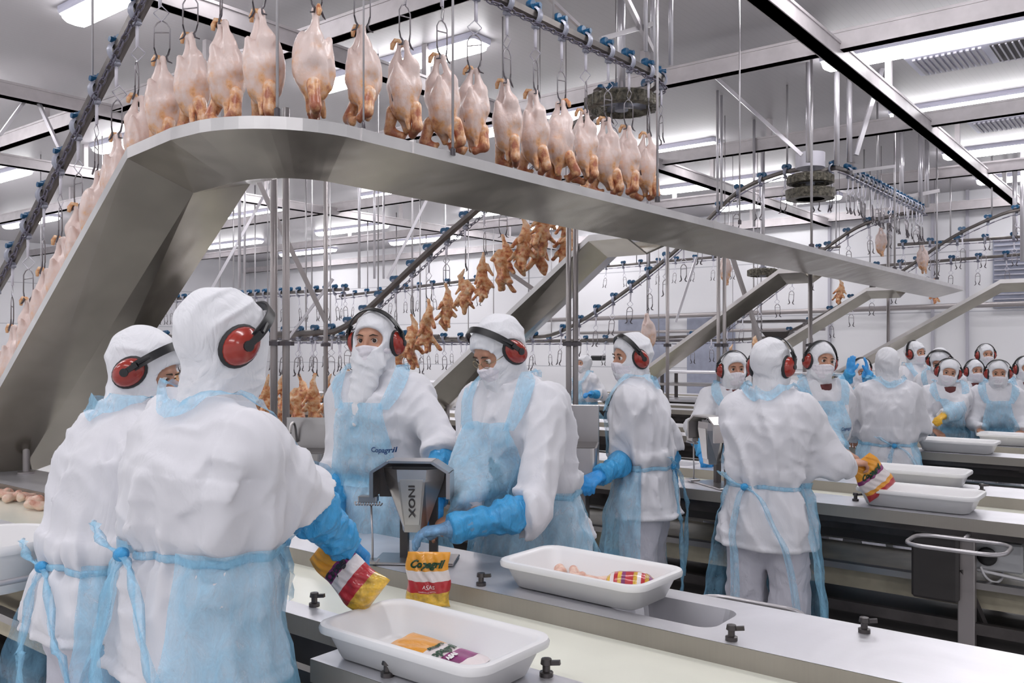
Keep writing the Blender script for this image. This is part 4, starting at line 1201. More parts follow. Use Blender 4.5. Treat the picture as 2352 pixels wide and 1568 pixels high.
# flat bag lying in the nearest tray
t = thing('printed_bag', 'flat orange bag with upside-down lettering lying in the nearest tray', 'bag', (-1.44, 1.51, WZ + .010), math.radians(0))
mb = MB(); 
def fb(u, v): return ((u - .5) * .145, (v - .5) * .21, .004 + .010 * (math.sin(u * PI) * math.sin(v * PI)) ** .5 + .001 * math.sin(u * 20 + v * 9))
G = [[fb(i / 14, j / 20) for j in range(21)] for i in range(15)]
mb.grid(G, mif=lambda i, j: 3 if j >= 11 else (2 if j >= 7 else (4 if j >= 3 else 2)))
mb.grid([[(x, y, .001) for x, y, z in r_] for r_ in G][::-1], mi=2)
mb.build('bag_film', BAGM, t, True)
for body, size, u0, v0, mat in [('Copagril', .030, .5, .42, 'ink_green'), ('ASAS', .016, .5, .28, 'ink_white'), ('DE FRANGO', .010, .62, .53, 'ink_green')]:
    V, fs = text_pts(body, size, .2, .0012); out = []
    for x, y, z in V:
        u, v = u0 + x / .145, v0 + y / .21; q = fb(min(max(u, 0), 1), min(max(v, 0), 1)); out.append((q[0], q[1], q[2] + .0025))
    MB().add(out, fs).build('printed_word', M[mat], t)
t.rotation_euler = (math.radians(6), 0, math.radians(98)); t.location = (-1.43, 1.525, WZ + .018); t.scale = (1.12,) * 3
# rolled bag in the second tray
t = thing('printed_bag', 'small rolled red and yellow bag at the right end of the tray on the worktop', 'bag', (-1.345, 2.30, WZ + .012), math.radians(25)); t.scale = (1.25, 1.5, 1.5)
mb = MB(); loops = []
for k in range(15):
    x = (k / 14 - .5) * .13; rr = .019 * (1 - (abs(k / 14 - .5) * 2) ** 4) ** .5 + .003
    loops.append([(x, (rr + .002 * math.sin(j * 3 + k)) * 1.5 * math.cos(2 * PI * j / 12), rr + rr * math.sin(2 * PI * j / 12)) for j in range(12)])
o = len(mb.v); mb.loft(loops)
for q in range(len(mb.f)): mb.m[q] = [1, 1, 0, 2, 1, 0, 4][((q // 12) + (q % 12) // 3) % 7]
mb.build('bag_film', BAGM, t, True)
tag(obj('meat_piece', lump_mesh(23, .11, 'pinkmeat'), None, (-1.45, 2.335, WZ + .0085), .0), 'long pale strip lying between scrap and rolled bag in the tray', 'meat').scale = (1.1, .6, .6)
# held yellow bag of the second line
p = PD(2028, 1120, 4.15)
bag('yellow and orange bag held over the second line trays', (p[0], p[1], p[2] - .02), (math.radians(8), math.radians(-38), math.radians(40)), .16, .20, .06, 12,
    [(.18, 1), (.28, 3), (.5, 2), (.6, 4), (1.1, 3)], [('Copagril', .034, .5, .62, 'ink_green', .25, 0)], neck=.25)

# ------------------------------------------------------------------ filling funnels
FB = -.25
def funnel(loc, rz, lab, sc=1.0, text=True):
    t = thing('filling_funnel', lab, 'filling machine', loc, rz); t.scale = (sc, sc, sc * .58)
    # octagonal hood frame
    mb = MB()
    path = [(-.145, -.02, .17), (-.145, -.02, .33), (-.085, -.02, .395), (.075, -.02, .395), (.135, -.02, .33), (.135, -.02, .17)]
    for a, b in zip(path[:-1], path[1:]): mb.bar(a, b, .012, .09, up=(0, 1, 0)) if False else mb.bar(a, b, .10, .014)
    mb.build('hood_frame', M['machine'], t)
    mb = MB(); mb.add([(-.14, .035, .15), (.13, .035, .15), (.13, .035, .33), (.075, .035, .39), (-.085, .035, .39), (-.14, .035, .33)], [(0, 1, 2, 3, 4, 5)]); mb.add([(-.14, .045, .15), (.13, .045, .15), (.13, .045, .33), (.075, .045, .39), (-.085, .045, .39), (-.14, .045, .33)], [(5, 4, 3, 2, 1, 0)])
    mb.build('back_plate', M['machinedark'], t)
    # tapering chute with a front channel
    loops = []
    for z, w, dpt, w2 in ((.345, .115, .055, .055), (.27, .108, .06, .05), (-.02, .046, .04, .03), (-.05, .044, .038, .03)):
        loops.append([(-w, .0, z), (-w2, -dpt, z), (w2, -dpt, z), (w, .0, z), (w * .8, .03, z), (-w * .8, .03, z)])
    mb = MB(); mb.loft(loops, caps=False); mb.build('chute', M['machine'], t)
    mb = MB(); mb.add([(-.042, -.064, .285), (.042, -.064, .285), (.026, -.046, .0), (-.026, -.046, .0), (-.042, -.058, .285), (.042, -.058, .285), (.026, -.04, .0), (-.026, -.04, .0)], [(0, 3, 2, 1), (0, 1, 5, 4), (1, 2, 6, 5), (2, 3, 7, 6), (3, 0, 4, 7)])
    mb.build('front_panel', M['lip'], t)
    if text:
        V, fs = text_pts('INOX', .052, 0, .001)
        out = [(.0 + y * .8, -.0655 + .062 * ((.15 - x) * -1 + .135) / 1 * 0 - (.0655 - .0655) , .17 - x) for x, y, z in V]
        out = [(a * .8, -.0655 + (0.285 - c) * .0632 - .001, .15 + (c - .17) * 1.55) for a, b_, c in out]
        MB().add(out, fs).build('stamped_letters', M['frame'], t)
    mb = MB(); mb.bar((-.05, .06, FB), (-.05, .06, .3), .03, .03); mb.bar((.06, .06, FB), (.06, .06, .3), .03, .03); mb.build('upright', M['machinedark'], t)
    mb = MB(); mb.box((0, .04, FB), (.30, .16, .016), bev=.003); mb.build('base_plate', M['machine'], t)
    # springs and thin actuating rod at the left
    mb = MB(); mb.box((-.165, -.03, .155), (.07, .04, .04), bev=.004); mb.build('spring_block', M['machine'], t)
    mb = MB()
    hel = [(-.215 + .10 * k / 60, -.035 + .012 * math.cos(k * 1.05), .125 + .012 * math.sin(k * 1.05)) for k in range(61)]
    mb.tube(hel, .003, 5); mb.build('spring', M['rod'], t, True)
    MB().tube([(-.155, -.03, .12), (-.15, -.03, -.12), (-.15, -.03, FB)], .004, 6).build('actuating_rod', M['rod'], t, True)
    MB().box((-.165, -.03, FB + .012), (.07, .06, .02), bev=.003).build('rod_foot', M['machine'], t)
    return t
p = PD(938, 1200, 2.97)
funnel((-2.15, 2.20, WZ + .006 + .25 * .58 * .95), math.radians(33), 'steel bag filling funnel with stamped letters at the centre of the picture', .95)
p = PY(1636, 1095, 4.44)
funnel((p[0], 4.44, WZ + .006 + .25 * .58 * 1.0), math.radians(-35), 'dark filling funnel seen side-on between the workers of the second line', 1.0, False)

# ------------------------------------------------------------------ sinks behind
def sink(c, rz, lab, w=.5):
    t = thing('hand_sink', lab, 'sink', c, rz)
    MB().box((0, .14, .08), (w, .015, .22), bev=.003).build('splash_panel', M['machine'], t)
    mb = MB()
    mb.loft([rrect(w, .32, .03, .0), rrect(w, .32, .03, -.14), rrect(w * .5, .18, .03, -.18)], 0); mb.loft([rrect(w - .02, .30, .03, .002), rrect(w - .06, .26, .03, -.1)], 1, caps=True)
    mb.build('basin', [M['machine'], M['machinedark']], t)
    MB().tube(chaikin([(-w * .28, .12, .04), (-w * .28, .08, .16), (-w * .22, -.02, .17), (-w * .2, -.06, .11)]), .009, 8).build('faucet', M['lip'], t, True)
    MB().box((0, 0, -(c[2] + .16) / 2), (.08, .08, c[2] - .16)).build('pedestal', M['machine'], t)
p = PD(690, 1000, 5.3); sink((p[0], 3.42, .98), math.radians(30), 'steel hand sink behind the shoulder of the tallest worker', .34)
p = PY(1300, 990, 3.62); sink((p[0], p[1], 1.12), math.radians(30), 'steel hand sink between the glasses worker and the worker in side view', .32)
# equipment in the middle distance
def rack(x0, x1, y, zs, lab):
    t = thing('shelf_rack', lab, 'steel rack')
    for k, z in enumerate(zs): MB().box(((x0 + x1) / 2, y, z), (x1 - x0, .5, .035), bev=.004).build('shelf', M['table'] if k % 2 else M['machine'], t)
    for x in (x0 + .05, (x0 + x1) / 2, x1 - .05):
        for yy in (y - .22, y + .22): MB().box((x, yy, zs[-1] / 2), (.04, .04, zs[-1])).build('rack_post', M['frame'], t)
rack(-9.4, -7.2, 9.1, [.62, .78, .95, 1.12], 'steel slatted rack seen between the woman and the glasses worker')
rack(-6.2, -3.6, 11.65, [.6, .85, 1.08, 1.26], 'steel rack behind the short worker facing the camera')
# wall cabinet and camera box in the back
p = PY(1374, 822, 15.0)
tag(MB().box((p[0], p[1], p[2]), (.26, .2, .10), bev=.02).build('wall_unit', M['black']), 'small black unit hanging among shackles left of the side-view worker', 'device')
t = thing('hopper', 'dark pointed hopper on a grey frame behind the far trough branch', 'hopper', PY(1790, 775, 14.6) + np.array((0, 0, 0)))
MB().loft([rrect(.5, .4, .02, .1), rrect(.06, .06, .01, -.22)], 0).build('hopper_cone', M['machinedark'], t)
MB().box((-.1, .1, .28), (1.2, .5, .04)).build('top_shelf', M['frame'], t)
MB().box((-.5, .1, -.80), (.05, .05, 2.1)).build('upright', M['post'], t); MB().box((.4, .1, -.80), (.05, .05, 2.1)).build('upright', M['post'], t)
# ------------------------------------------------------------------ people
def frame(fwd, up=(0, 0, 1)):
    f = unit(fwd); r = unit(np.cross(f, up)); u = np.cross(r, f)
    return r, f, u
def crease(P, seed, f=40.0, stretch=(1, 1, .45)):
    """cloth folds: soft ridges with sharper valleys, 0..1"""
    Q = P * np.array(stretch)
    W_ = Q + (1.1 / f) * np.stack([wob(Q, seed + 1, f * .5), wob(Q, seed + 2, f * .5), wob(Q, seed + 3, f * .5)], 1)
    return np.clip(1 - np.abs(wob(W_, seed + 4, f)) * 1.5, 0, 1)
def rotz(a): c, s_ = math.cos(a), math.sin(a); return np.array([[c, -s_, 0], [s_, c, 0], [0, 0, 1]])
def loft_sdf(P, o, r, f, t, hs, aa, bb, k=2.3, yc=None):
    q = P - o; h = q @ t; x = q @ r; y = q @ f
    a = np.interp(h, hs, aa); b = np.interp(h, hs, bb)
    if yc is not None: y = y - np.interp(h, hs, yc)
    n = (np.abs(x / a) ** k + np.abs(y / b) ** k) ** (1 / k)
    d = (n - 1) * np.minimum(a, b) * .92
    dh = np.maximum(hs[0] - h, h - hs[-1])
    return np.maximum(d, dh)
def hand_field(wr, d, n, thumb, curl=.5, g=0.0, s=1.0, spread=.0):
    """field of a hand: wrist, finger direction, palm normal, side of the thumb (+1/-1 along d x n)"""
    d = unit(d); n = unit(np.array(n, float) - (np.array(n, float) @ d) * d); w = np.cross(d, n) * thumb
    segs = []
    for L_, off, r in ((.072, .030, .0092), (.080, .010, .0096), (.074, -.011, .0092), (.058, -.030, .0082)):
        p = wr + (d * .092 + w * off) * s; c = 0.0
        dd = unit(d + w * off * spread * 10)
        for k, fr in enumerate((.42, .32, .26)):
            c += curl * (0.9 if k == 0 else 1.1)
            q = p + (dd * math.cos(c) + n * math.sin(c)) * L_ * fr * s
            segs.append((p, q, (r - .0007 * k + g) * s, (r - .0007 * (k + 1) + g) * s)); p = q
    p = wr + (d * .028 + w * .026) * s; t1 = p + (d * .034 + w * .026 + n * .012) * s; t2 = t1 + (d * .030 + w * .010 + n * .014 * (1 + curl)) * s
    thumb_s = [(p, t1, (.016 + g) * s, (.012 + g) * s), (t1, t2, (.012 + g) * s, (.0095 + g) * s)]
    def f(P):
        D = cap(P, wr + d * .02 * s, wr + d * .078 * s, (.036 + g) * s, (.042 + g) * s, n, 2.5)
        D = smin(D, cap(P, wr - d * .03 * s, wr + d * .02 * s, (.026 + g) * s, (.030 + g) * s, n, 1.4), .015 * s)
        for sg in segs: D = smin(D, cap(P, *sg), .0055 * s)
        for sg in thumb_s: D = smin(D, cap(P, *sg), .008 * s)
        return D
    pts = np.array([wr] + [q[1] for q in segs] + [t2])
    return f, pts.min(0) - .055, pts.max(0) + .055
def head_field(C, B, s, g=0.0):
    """B columns: right, forward, up"""
    T = lambda v: C + (B @ np.array(v)) * s
    def f(P):
        d = ell(P, T((0, -.008, .025)), np.array((.076, .096, .098)) * s + g, B)
        d = smin(d, ell(P, T((0, .022, -.040)), np.array((.060, .070, .078)) * s + g, B), .03)
        d = smin(d, ell(P, T((0, .045, -.085)), np.array((.030, .038, .028)) * s + g, B), .02)
        return d
    def face(P):
        d = f(P)
        d = smin(d, cap(P, T((-.032, .078, .026)), T((.032, .078, .026)), .011 * s, .011 * s), .012 * s)
        for x in (-.031, .031):
            d = smax(d, -ell(P, T((x, .103, .004)), np.array((.019, .016, .013)) * s, B), .010 * s)
            d = smin(d, ell(P, T((x * 1.35, .072, -.028)), np.array((.020, .016, .016)) * s, B), .014 * s)
        d = smin(d, cap(P, T((0, .090, .012)), T((0, .108, -.026)), .0065 * s, .0105 * s), .010 * s)
        for x in (-.010, .010): d = smin(d, ell(P, T((x, .100, -.031)), np.array((.008, .010, .007)) * s, B), .006)
        for z in (-.056, -.064): d = smin(d, cap(P, T((-.018, .084, z)), T((.018, .084, z)), .0055, .0055), .006)
        for x in (-.077, .077): d = smin(d, ell(P, T((x, -.005, -.002)), np.array((.008, .018, .030)) * s, B), .006)
        return d
    return f, face, T
# ear defenders, drawn once in a head's own frame (x right, y forward, z up)
def muff_meshes():
    cup = MB()
    cup.lathe([(.0, .0), (.040, .0), (.041, .006), (.038, .018), (.030, .030), (.018, .038), (.0, .041)], axis=(1, 0, 0), side=(0, 0, 1), n=22, ell=(1.28, 1.0))
    cup.bar((.036, 0, .0), (.036, 0, .045), .016, .012, 1, up=(1, 0, 0)); cup.bar((.036, 0, .045), (.012, 0, .078), .018, .006, 1, up=(0, 1, 0))
    cup.lathe([(.0, .033), (.013, .034), (.013, .044), (0, .045)], axis=(1, 0, 0), n=12, mi=1)
    cush = MB()
    n = 22; loops = []
    for a in np.linspace(0, 2 * PI, 8, endpoint=False):
        loops.append([((-.002 + .011 * math.sin(a)), (.037 + .010 * math.cos(a)) * math.cos(2 * PI * j / n), 1.25 * (.037 + .010 * math.cos(a)) * math.sin(2 * PI * j / n)) for j in range(n)])
    cush.loft(loops, closed=True)
    band = MB()
    pts = []
    for a in np.linspace(math.radians(-12), math.radians(192), 27):
        pts.append((.118 * math.cos(a) * (1 - .06 * abs(math.sin(a))), 0, .020 + .124 * math.sin(a) if math.sin(a) > 0 else .020 + .10 * math.sin(a)))
    for off in (0,):
        G = []
        for i, p in enumerate(pts):
            o = unit((p[0], 0, p[2] - .02)); w = .013
            G.append([np.array(p) + np.array((0, -w, 0)), np.array(p) + np.array((0, -w, 0)) + o * .005, np.array(p) + np.array((0, w, 0)) + o * .005, np.array(p) + np.array((0, w, 0))])
        band.loft(G)
    return cup.mesh('ear_cup', [M['red'], M['black']], True, 45), cush.mesh('ear_cushion', M['darkfoam'], True), band.mesh('headband', M['black'], True, 40)
CUP, CUSH, BAND = muff_meshes()
def B4(B, C, extra=None):
    m_ = np.eye(4); m_[:3, :3] = B if extra is None else B @ extra; m_[:3, 3] = C
    return Matrix(m_.tolist())
def rotx(a): c, s_ = math.cos(a), math.sin(a); return np.array([[1, 0, 0], [0, c, -s_], [0, s_, c]])
BOOT = None
def boot_mesh():
    def f(P):
        d = cap(P, (0, -.02, .07), (0, -.01, .30), .047, .058)
        d = smin(d, cap(P, (0, -.03, .045), (0, .12, .035), .043, .038), .03)
        return smax(d, -P[:, 2], .006)
    V, Q = surf(f, (-.09, -.12, -.02), (.09, .20, .39), .012)
    return vq_mesh('boot', [(V, Q)], M['boot'])
BOOT = boot_mesh()

def person(label, px, d, H, face, vox=.010, lean=0., side=0., twist=0., hyaw=0., hpitch=0., hroll=0., L=None, Rr=None,
           sleeveL='long', sleeveR='long', gloveL=None, gloveR=None, muff=True, band=0., mask=True, apron=True, apron_back=False,
           hem=.78, skirt=(.55, 125), legs=True, seed=1, drape=0, facevis=True, poleL=None, poleR=None, curl=.6, logo=None, width=1.0,
           glasses=False, wr=1.0, gaze=(0, 0), elbL=None, elbR=None, off=(0, 0), z0=0., palmL=None, palmR=None, fingL=None, fingR=None, eyes=True, neckw=1.0, hoodtip=0., belt_z=1.06, shirt=False, handL='skin', handR='skin', ties=False):
    root3 = PD(px, 800, d) + np.array((off[0], off[1], 0)); root3[2] = 0
    a = math.radians(face); v = -math.cos(a) * F + math.sin(a) * R
    rz = math.atan2(-v[0], v[1])
    RW = rotz(rz)
    t = thing('person', label, 'person', root3 + np.array((0, 0, z0)), rz)
    s = H / 1.75
    loc = lambda w_: RW.T @ (np.array(w_) - root3 - np.array((0, 0, z0)))
    # ---- skeleton
    W = np.array((0, 0, 1.0 * s))
    f0 = rotz(twist) @ np.array((0, 1., 0)); r0 = rotz(twist) @ np.array((1., 0, 0)); Z = np.array((0, 0, 1.))
    tt = math.cos(lean) * Z + math.sin(lean) * f0; ff = math.cos(lean) * f0 - math.sin(lean) * Z
    tt, rr = math.cos(side) * tt + math.sin(side) * r0, math.cos(side) * r0 - math.sin(side) * tt
    Nb = W + tt * .47 * s
    sh = {1: W + tt * .415 * s + rr * .165 * s * width, -1: W + tt * .415 * s - rr * .165 * s * width}
    u = unit(tt * .5 + Z * .5); Hc = Nb + u * .165 * s + ff * .025 * s
    # head basis
    fh = rotz(hyaw) @ unit(np.array((f0[0], f0[1], 0)));
    fwd = math.cos(hpitch) * fh - math.sin(hpitch) * Z
    rh = unit(np.cross(fwd, Z)); uh = np.cross(rh, fwd)
    rh, uh = math.cos(hroll) * rh - math.sin(hroll) * uh, math.cos(hroll) * uh + math.sin(hroll) * rh
    Bh = np.stack([rh, fwd, uh], 1)
    Hc = Hc + fwd * .02 * math.sin(max(0, hpitch)) - uh * 0
    # arms
    arms = {}
    for sg, tgt, pole in ((1, Rr, poleR), (-1, L, poleL)):
        S_ = sh[sg]
        if tgt is None: T_ = W + tt * .06 * s + rr * sg * .17 * s + f0 * .36 * s
        elif len(tgt) == 3 and tgt[2] > 0 and abs(tgt[0]) > 20: T_ = loc(PD(*tgt))
        else: T_ = np.array(tgt, float)
        L1, L2 = .285 * s, .255 * s
        D = T_ - S_; dist = np.linalg.norm(D)
        if dist > (L1 + L2) * .985: T_ = S_ + D / dist * (L1 + L2) * .985; D = T_ - S_; dist = np.linalg.norm(D)
        e = D / dist; ca = (L1 * L1 + dist * dist - L2 * L2) / (2 * L1 * dist); ca = max(-1, min(1, ca))
        pl = np.array(pole, float) if pole is not None else -Z * .9 + rr * sg * .45 - ff * .35
        pl = unit(pl - (pl @ e) * e)
        E = S_ + e * L1 * ca + pl * L1 * math.sqrt(max(0, 1 - ca * ca))
        if (elbR if sg == 1 else elbL) is not None: E = loc(PD(*(elbR if sg == 1 else elbL))); T_ = loc(PD(*tgt))
        arms[sg] = (S_, E, T_)
    # ---- garment fields
    hs = np.array((-.10, 0.0, .12, .24, .34, .41, .455, .49)) * s
    aa = np.array((.165, .152, .165, .182, .190, .170, .105, .070)) * s * width
    bb = np.array((.115, .112, .122, .132, .130, .105, .075, .060)) * s
    hs2 = np.array((hem - 1.02 * s, -.18 * s, -.10 * s, .0, .10 * s)); 
    hs2 = np.array((min(hem - 1.0 * s, -.2 * s), -.12 * s, -.02 * s, .10 * s))
    aa2 = np.array((.205, .190, .158, .150)) * s * width; bb2 = np.array((.165, .150, .120, .105)) * s
    def torso(P):
        d_ = loft_sdf(P, W, rr, ff, tt, hs, aa, bb)
        d_ = smin(d_, cap(P, sh[1] - rr * .02, sh[-1] + rr * .02, .062 * s, .062 * s), .05)
        return smin(d_, loft_sdf(P, W, np.array((1., 0, 0)), np.array((0, 1., 0)), Z, hs2, aa2, bb2), .04)
    cut = {}
    for sg, kind in ((1, sleeveR), (-1, sleeveL)):
        S_, E, T_ = arms[sg]
        if kind == 'short': cut[sg] = (E + unit(T_ - E) * .035, unit(T_ - E), .080)
        elif kind == 'elbow': cut[sg] = (E + unit(T_ - E) * .10, unit(T_ - E), .074)
        else: cut[sg] = (T_ - unit(T_ - E) * .015, unit(T_ - E), .050)
    def armf(P, g=0.0):
        d_ = None
        for sg in (1, -1):
            S_, E, T_ = arms[sg]; c, n_, r_ = cut[sg]
            e1 = cap(P, S_, E, .056 * s + g, .050 * s + g)
            if n_ is not None:
                end = c
                e2 = cap(P, E, end, .052 * s + g, r_ * s * .85 + g)
                e2 = np.maximum(e2, (P - end) @ n_)
                e1 = smin(e1, e2, .02)
            d_ = e1 if d_ is None else np.minimum(d_, e1)
        return d_
    hemz = hem
    def jacket(P, arm=True):
        d_ = (smin(torso(P), armf(P), .028) if arm else torso(P)) - .016
        ax = np.array([P[:, 0] - W[0], P[:, 1] - W[1]]); th = np.arctan2(ax[1], ax[0])
        pl = np.exp(-((P[:, 2] - belt_z * s) / .085) ** 2)
        d_ = d_ + .018 * np.exp(-((P[:, 2] - belt_z * s) / .03) ** 2) * (np.abs(ax[0]) < .26) if apron else d_
        d_ = d_ - .0055 * pl * np.sin(th * 17 + 2 * np.sin(th * 3 + seed)) - (.007 if apron else .003) * np.exp(-((P[:, 2] - belt_z * s) / .19) ** 2) * np.sin(th * 9 + 1.5 * np.sin(P[:, 2] * 9 + seed) + seed) - wr * (.0190 * (crease(P, seed, 38, (1, 1, .35)) - .3) + .0075 * (crease(P, seed + 30, 62, (1, 1, .7)) - .3))
        # collar
        q = P - (Nb - tt * .012 * s); hh = q @ tt; rad = np.sqrt((q @ rr) ** 2 + (q @ ff) ** 2)
        col = np.sqrt((rad - .078 * s) ** 2 * 1.3 + (np.maximum(np.abs(hh - .01) - .018, 0)) ** 2) - .010
        d_ = smin(d_, col, .012)
        if vox < .0105:
            for c_, a_ in ((hemz + .030, .0035), (hemz + .048, .002)): d_ = d_ + a_ * np.exp(-((P[:, 2] - c_) / .0055) ** 2)
            for sg in (1, -1):
                q2 = (P - sh[sg]) @ (rr * sg); h2_ = (P - sh[sg]) @ tt
                d_ = d_ + .0040 * np.exp(-((q2 + .012 - .10 * np.clip(-h2_, 0, .2) ** 1.0 * .3) / .006) ** 2) * (h2_ > -.20)
            if not facevis: d_ = d_ + .0025 * np.exp(-(((P - W) @ tt - .345 * s) / .005) ** 2) * (((P - W) @ ff) < 0)
        hw = .012 * np.exp(-((P[:, 2] - hemz - .012) / .008) ** 2) * .3
        return smax(d_ - hw, hemz - P[:, 2], .006)
    ext = np.array([p for q in arms.values() for p in q] + [Nb + u * .05])
    lo = np.minimum(ext.min(0) - .13, (-.34, -.28, hemz - .03)); hi = np.maximum(ext.max(0) + .13, (.34, .28, hemz))
    lo[2] = min(hemz - .03, ext[:, 2].min() - .12)
    V, Q = surf(jacket, lo, hi, vox); V = relax(V, Q, 1, .35)
    obj('jacket', vq_mesh('jacket', [(V, Q)], M['cloth']), t)
    # ---- hood
    hfs, face_f, T = head_field(Hc, Bh, s)
    def hood(P):
        d_ = hfs(P) - .013
        q = Nb - tt * .02
        d_ = smin(d_, cap(P, Hc - uh * .05 - fwd * .01, q, .062 * s * neckw, .088 * s * neckw), .035)
        d_ = smin(d_, ell(P, T((0, -.045, .035 + hoodtip)), np.array((.066, .072, .082)) * s, Bh), .03)
        if drape:
            w_ = T((0, .075, -.09)); e_ = W + tt * .30 * s + ff * .148 * s + rr * drape * .045
            d_ = smin(d_, cap(P, w_, e_, .072, .016, ff, 2.6), .03)
        d_ = d_ - .0070 * (crease(P, seed + 60, 48, (1, 1, 1.3)) - .3) - .006 * crease(P, seed + 63, 80, (1, 1, 1.8)) * np.clip((Hc[2] - .03 - P[:, 2]) * 20, 0, 1)
        if facevis:
            cv = ell(P, T((0, .135, .012)), np.array((.084, .108, .052)) * s, Bh)
            d_ = smax(d_, -cv, .006)
        return d_
    hb = Hc - uh * .0
    V, Q = surf(hood, np.minimum(hb, Nb) - (.17, .17, .09) - (0, .0, .24 if drape else 0), np.maximum(hb, Nb) + (.17, .17, .17) + np.array((0, .1 if drape else 0, 0)), vox * .8)
    obj('hood', vq_mesh('hood', [(V, Q)], M['hood']), t)
    # ---- cloth mask over nose and mouth
    if mask and facevis:
        def mk(P):
            d_ = smin(hfs(P) - .015, cap(P, T((0, .090, -.005)), T((0, .092, -.04)), .016 * s, .018 * s), .02)
            d_ = smin(d_, cap(P, T((0, .082, -.030)), T((0, .058, -.085)), .026 * s, .032 * s), .03)
            q = (P - Hc) @ Bh / s
            d_ = d_ - .0022 * np.sin(q[:, 2] * 230 + 2 * np.sin(q[:, 0] * 30)) * .7
            top = q[:, 2] - (-.014 - .25 * np.abs(q[:, 0]) * 0.6)
            return smax(smax(smax(d_, top, .004), -.125 - q[:, 2], .006), .0 - q[:, 1], .005)
        V, Q = surf(mk, Hc - .15, Hc + .15, vox * .7)
        obj('face_mask', vq_mesh('face_mask', [(V, Q)], M['mask']), t)
    # ---- body: one continuous skin with head, trunk, arms, hands and legs
    parts = []
    A_ = {sg: arms[sg] for sg in (1, -1)}
    hx = .092 * s
    def core(P):
        d_ = loft_sdf(P, W, rr, ff, tt, hs, aa * .8, bb * .78)
        d_ = smin(d_, cap(P, sh[1], sh[-1], .045 * s, .045 * s), .04)
        d_ = smin(d_, cap(P, Nb - tt * .05, Hc - uh * .03, .056 * s, .052 * s), .03)
        d_ = smin(d_, hfs(P) + .006, .02)
        d_ = smin(d_, ell(P, (0, 0, .90 * s), (.15 * s, .11 * s, .13 * s)), .04)
        for sg in (1, -1):
            S_, E, T_ = A_[sg]
            d_ = smin(d_, cap(P, S_, E, .045 * s, .038 * s), .02); d_ = smin(d_, cap(P, E, T_, .038 * s, .026 * s), .015)
            d_ = smin(d_, cap(P, (hx * sg, 0, .88 * s), (.105 * s * sg, .02, .49 * s), .078 * s, .052 * s), .02)
            d_ = smin(d_, cap(P, (.105 * s * sg, .02, .49 * s), (.105 * s * sg, -.01, .08 * s), .050 * s, .034 * s), .015)
            d_ = smin(d_, cap(P, (.105 * s * sg, -.01, .05 * s), (.115 * s * sg, .11, .04 * s), .032 * s, .026 * s), .02)
        return d_
    V, Q = surf(core, np.minimum(lo, (-.25, -.2, -.02)), np.maximum(hi, Hc + .14), .022)
    parts.append((V, Q))
    if facevis:
        V, Q = surf(face_f, Hc - .16, Hc + .16, min(vox * .6, .007)); parts.append((V, Q))
    gl = {}
    for sg, hg, pn, fd in ((1, gloveR, palmR, fingR), (-1, gloveL, palmL, fingL)):
        S_, E, T_ = arms[sg]
        fo = unit(T_ - E); dd = (RW.T @ (fd[1] * R + fd[2] * Z + fd[3] * F)) if (fd is not None and fd[0] == 'c') else (np.array(fd, float) if fd is not None else fo)
        n_ = np.array(pn, float) if pn is not None else -Z + f0 * .2
        n_ = n_ - (n_ @ unit(dd)) * unit(dd)
        if np.linalg.norm(n_) < .2: n_ = rr * -sg
        th_ = 1 if (np.cross(unit(dd), unit(n_)) @ (-rr * sg)) > 0 else -1
        hf, l_, h_ = hand_field(T_, dd, n_, th_, curl, 0, s)
        V, Q = surf(hf, l_, h_, min(.0055, vox * .6)); parts.append((V, Q))
        gl[sg] = (T_, dd, n_, th_)
    obj('body', vq_mesh('body', parts, M['skin']), t)
    # ---- gloves and sleeve covers
    for sg, hg, nm in ((1, gloveR, 'R'), (-1, gloveL, 'L')):
        S_, E, T_ = arms[sg]
        if hg in ('glove', 'clear', 'yellow'):
            T_, dd, n_, th_ = gl[sg]
            hf, l_, h_ = hand_field(T_, dd, n_, th_, curl, .0028, s)
            def gf(P, hf=hf, T_=T_, E=E):
                cuff = cap(P, T_, T_ - unit(T_ - E) * .10, .038 * s, .045 * s)
                cuff = np.maximum(cuff, (T_ - unit(T_ - E) * .10 - P) @ unit(T_ - E))
                return smin(hf(P), cuff, .012) - .0018 * (folds(P, seed + 90, 70))
            V, Q = surf(gf, l_ - .08, h_ + .08, min(.0055, vox * .6))
            obj('glove', vq_mesh('glove', [(V, Q)], M[{'glove': 'glove', 'clear': 'clearglove', 'yellow': 'yellow_glove'}[hg]]), t)
        kind = sleeveR if sg == 1 else sleeveL
        if kind in ('short', 'elbow'):
            fo = unit(T_ - E); up_ = unit(S_ - E)
            st_ = E + (fo * .012 if kind == 'short' else fo * .06)
            en = T_ + fo * .02
            def sf(P, st_=st_, en=en, E=E, fo=fo, kind_=kind):
                d_ = cap(P, st_, en, (.042 if kind_ == 'short' else .056) * s, .046 * s)
                d_ = smin(d_, ell(P, E + fo * .10, (.060 * s,) * 3), .03)
                w_ = (P - E) @ fo
                d_ = d_ - .009 * (crease(P, seed + 70 + sg, 70, (1, 1, 1)) - .3) - .003 * np.sin(w_ * 95 + 3 * wob(P, seed + 5, 22)) - .005 * crease(P, seed + 77, 130, (1, 1, 1))
                d_ = smax(d_, (P - en) @ fo, .004)
                return d_
            pts = np.array([st_, en, E])
            V, Q = surf(sf, pts.min(0) - .11, pts.max(0) + .11, vox * .8)
            o = obj('sleeve_cover', vq_mesh('sleeve_cover', [(V, Q)], M['sleeve']), t)
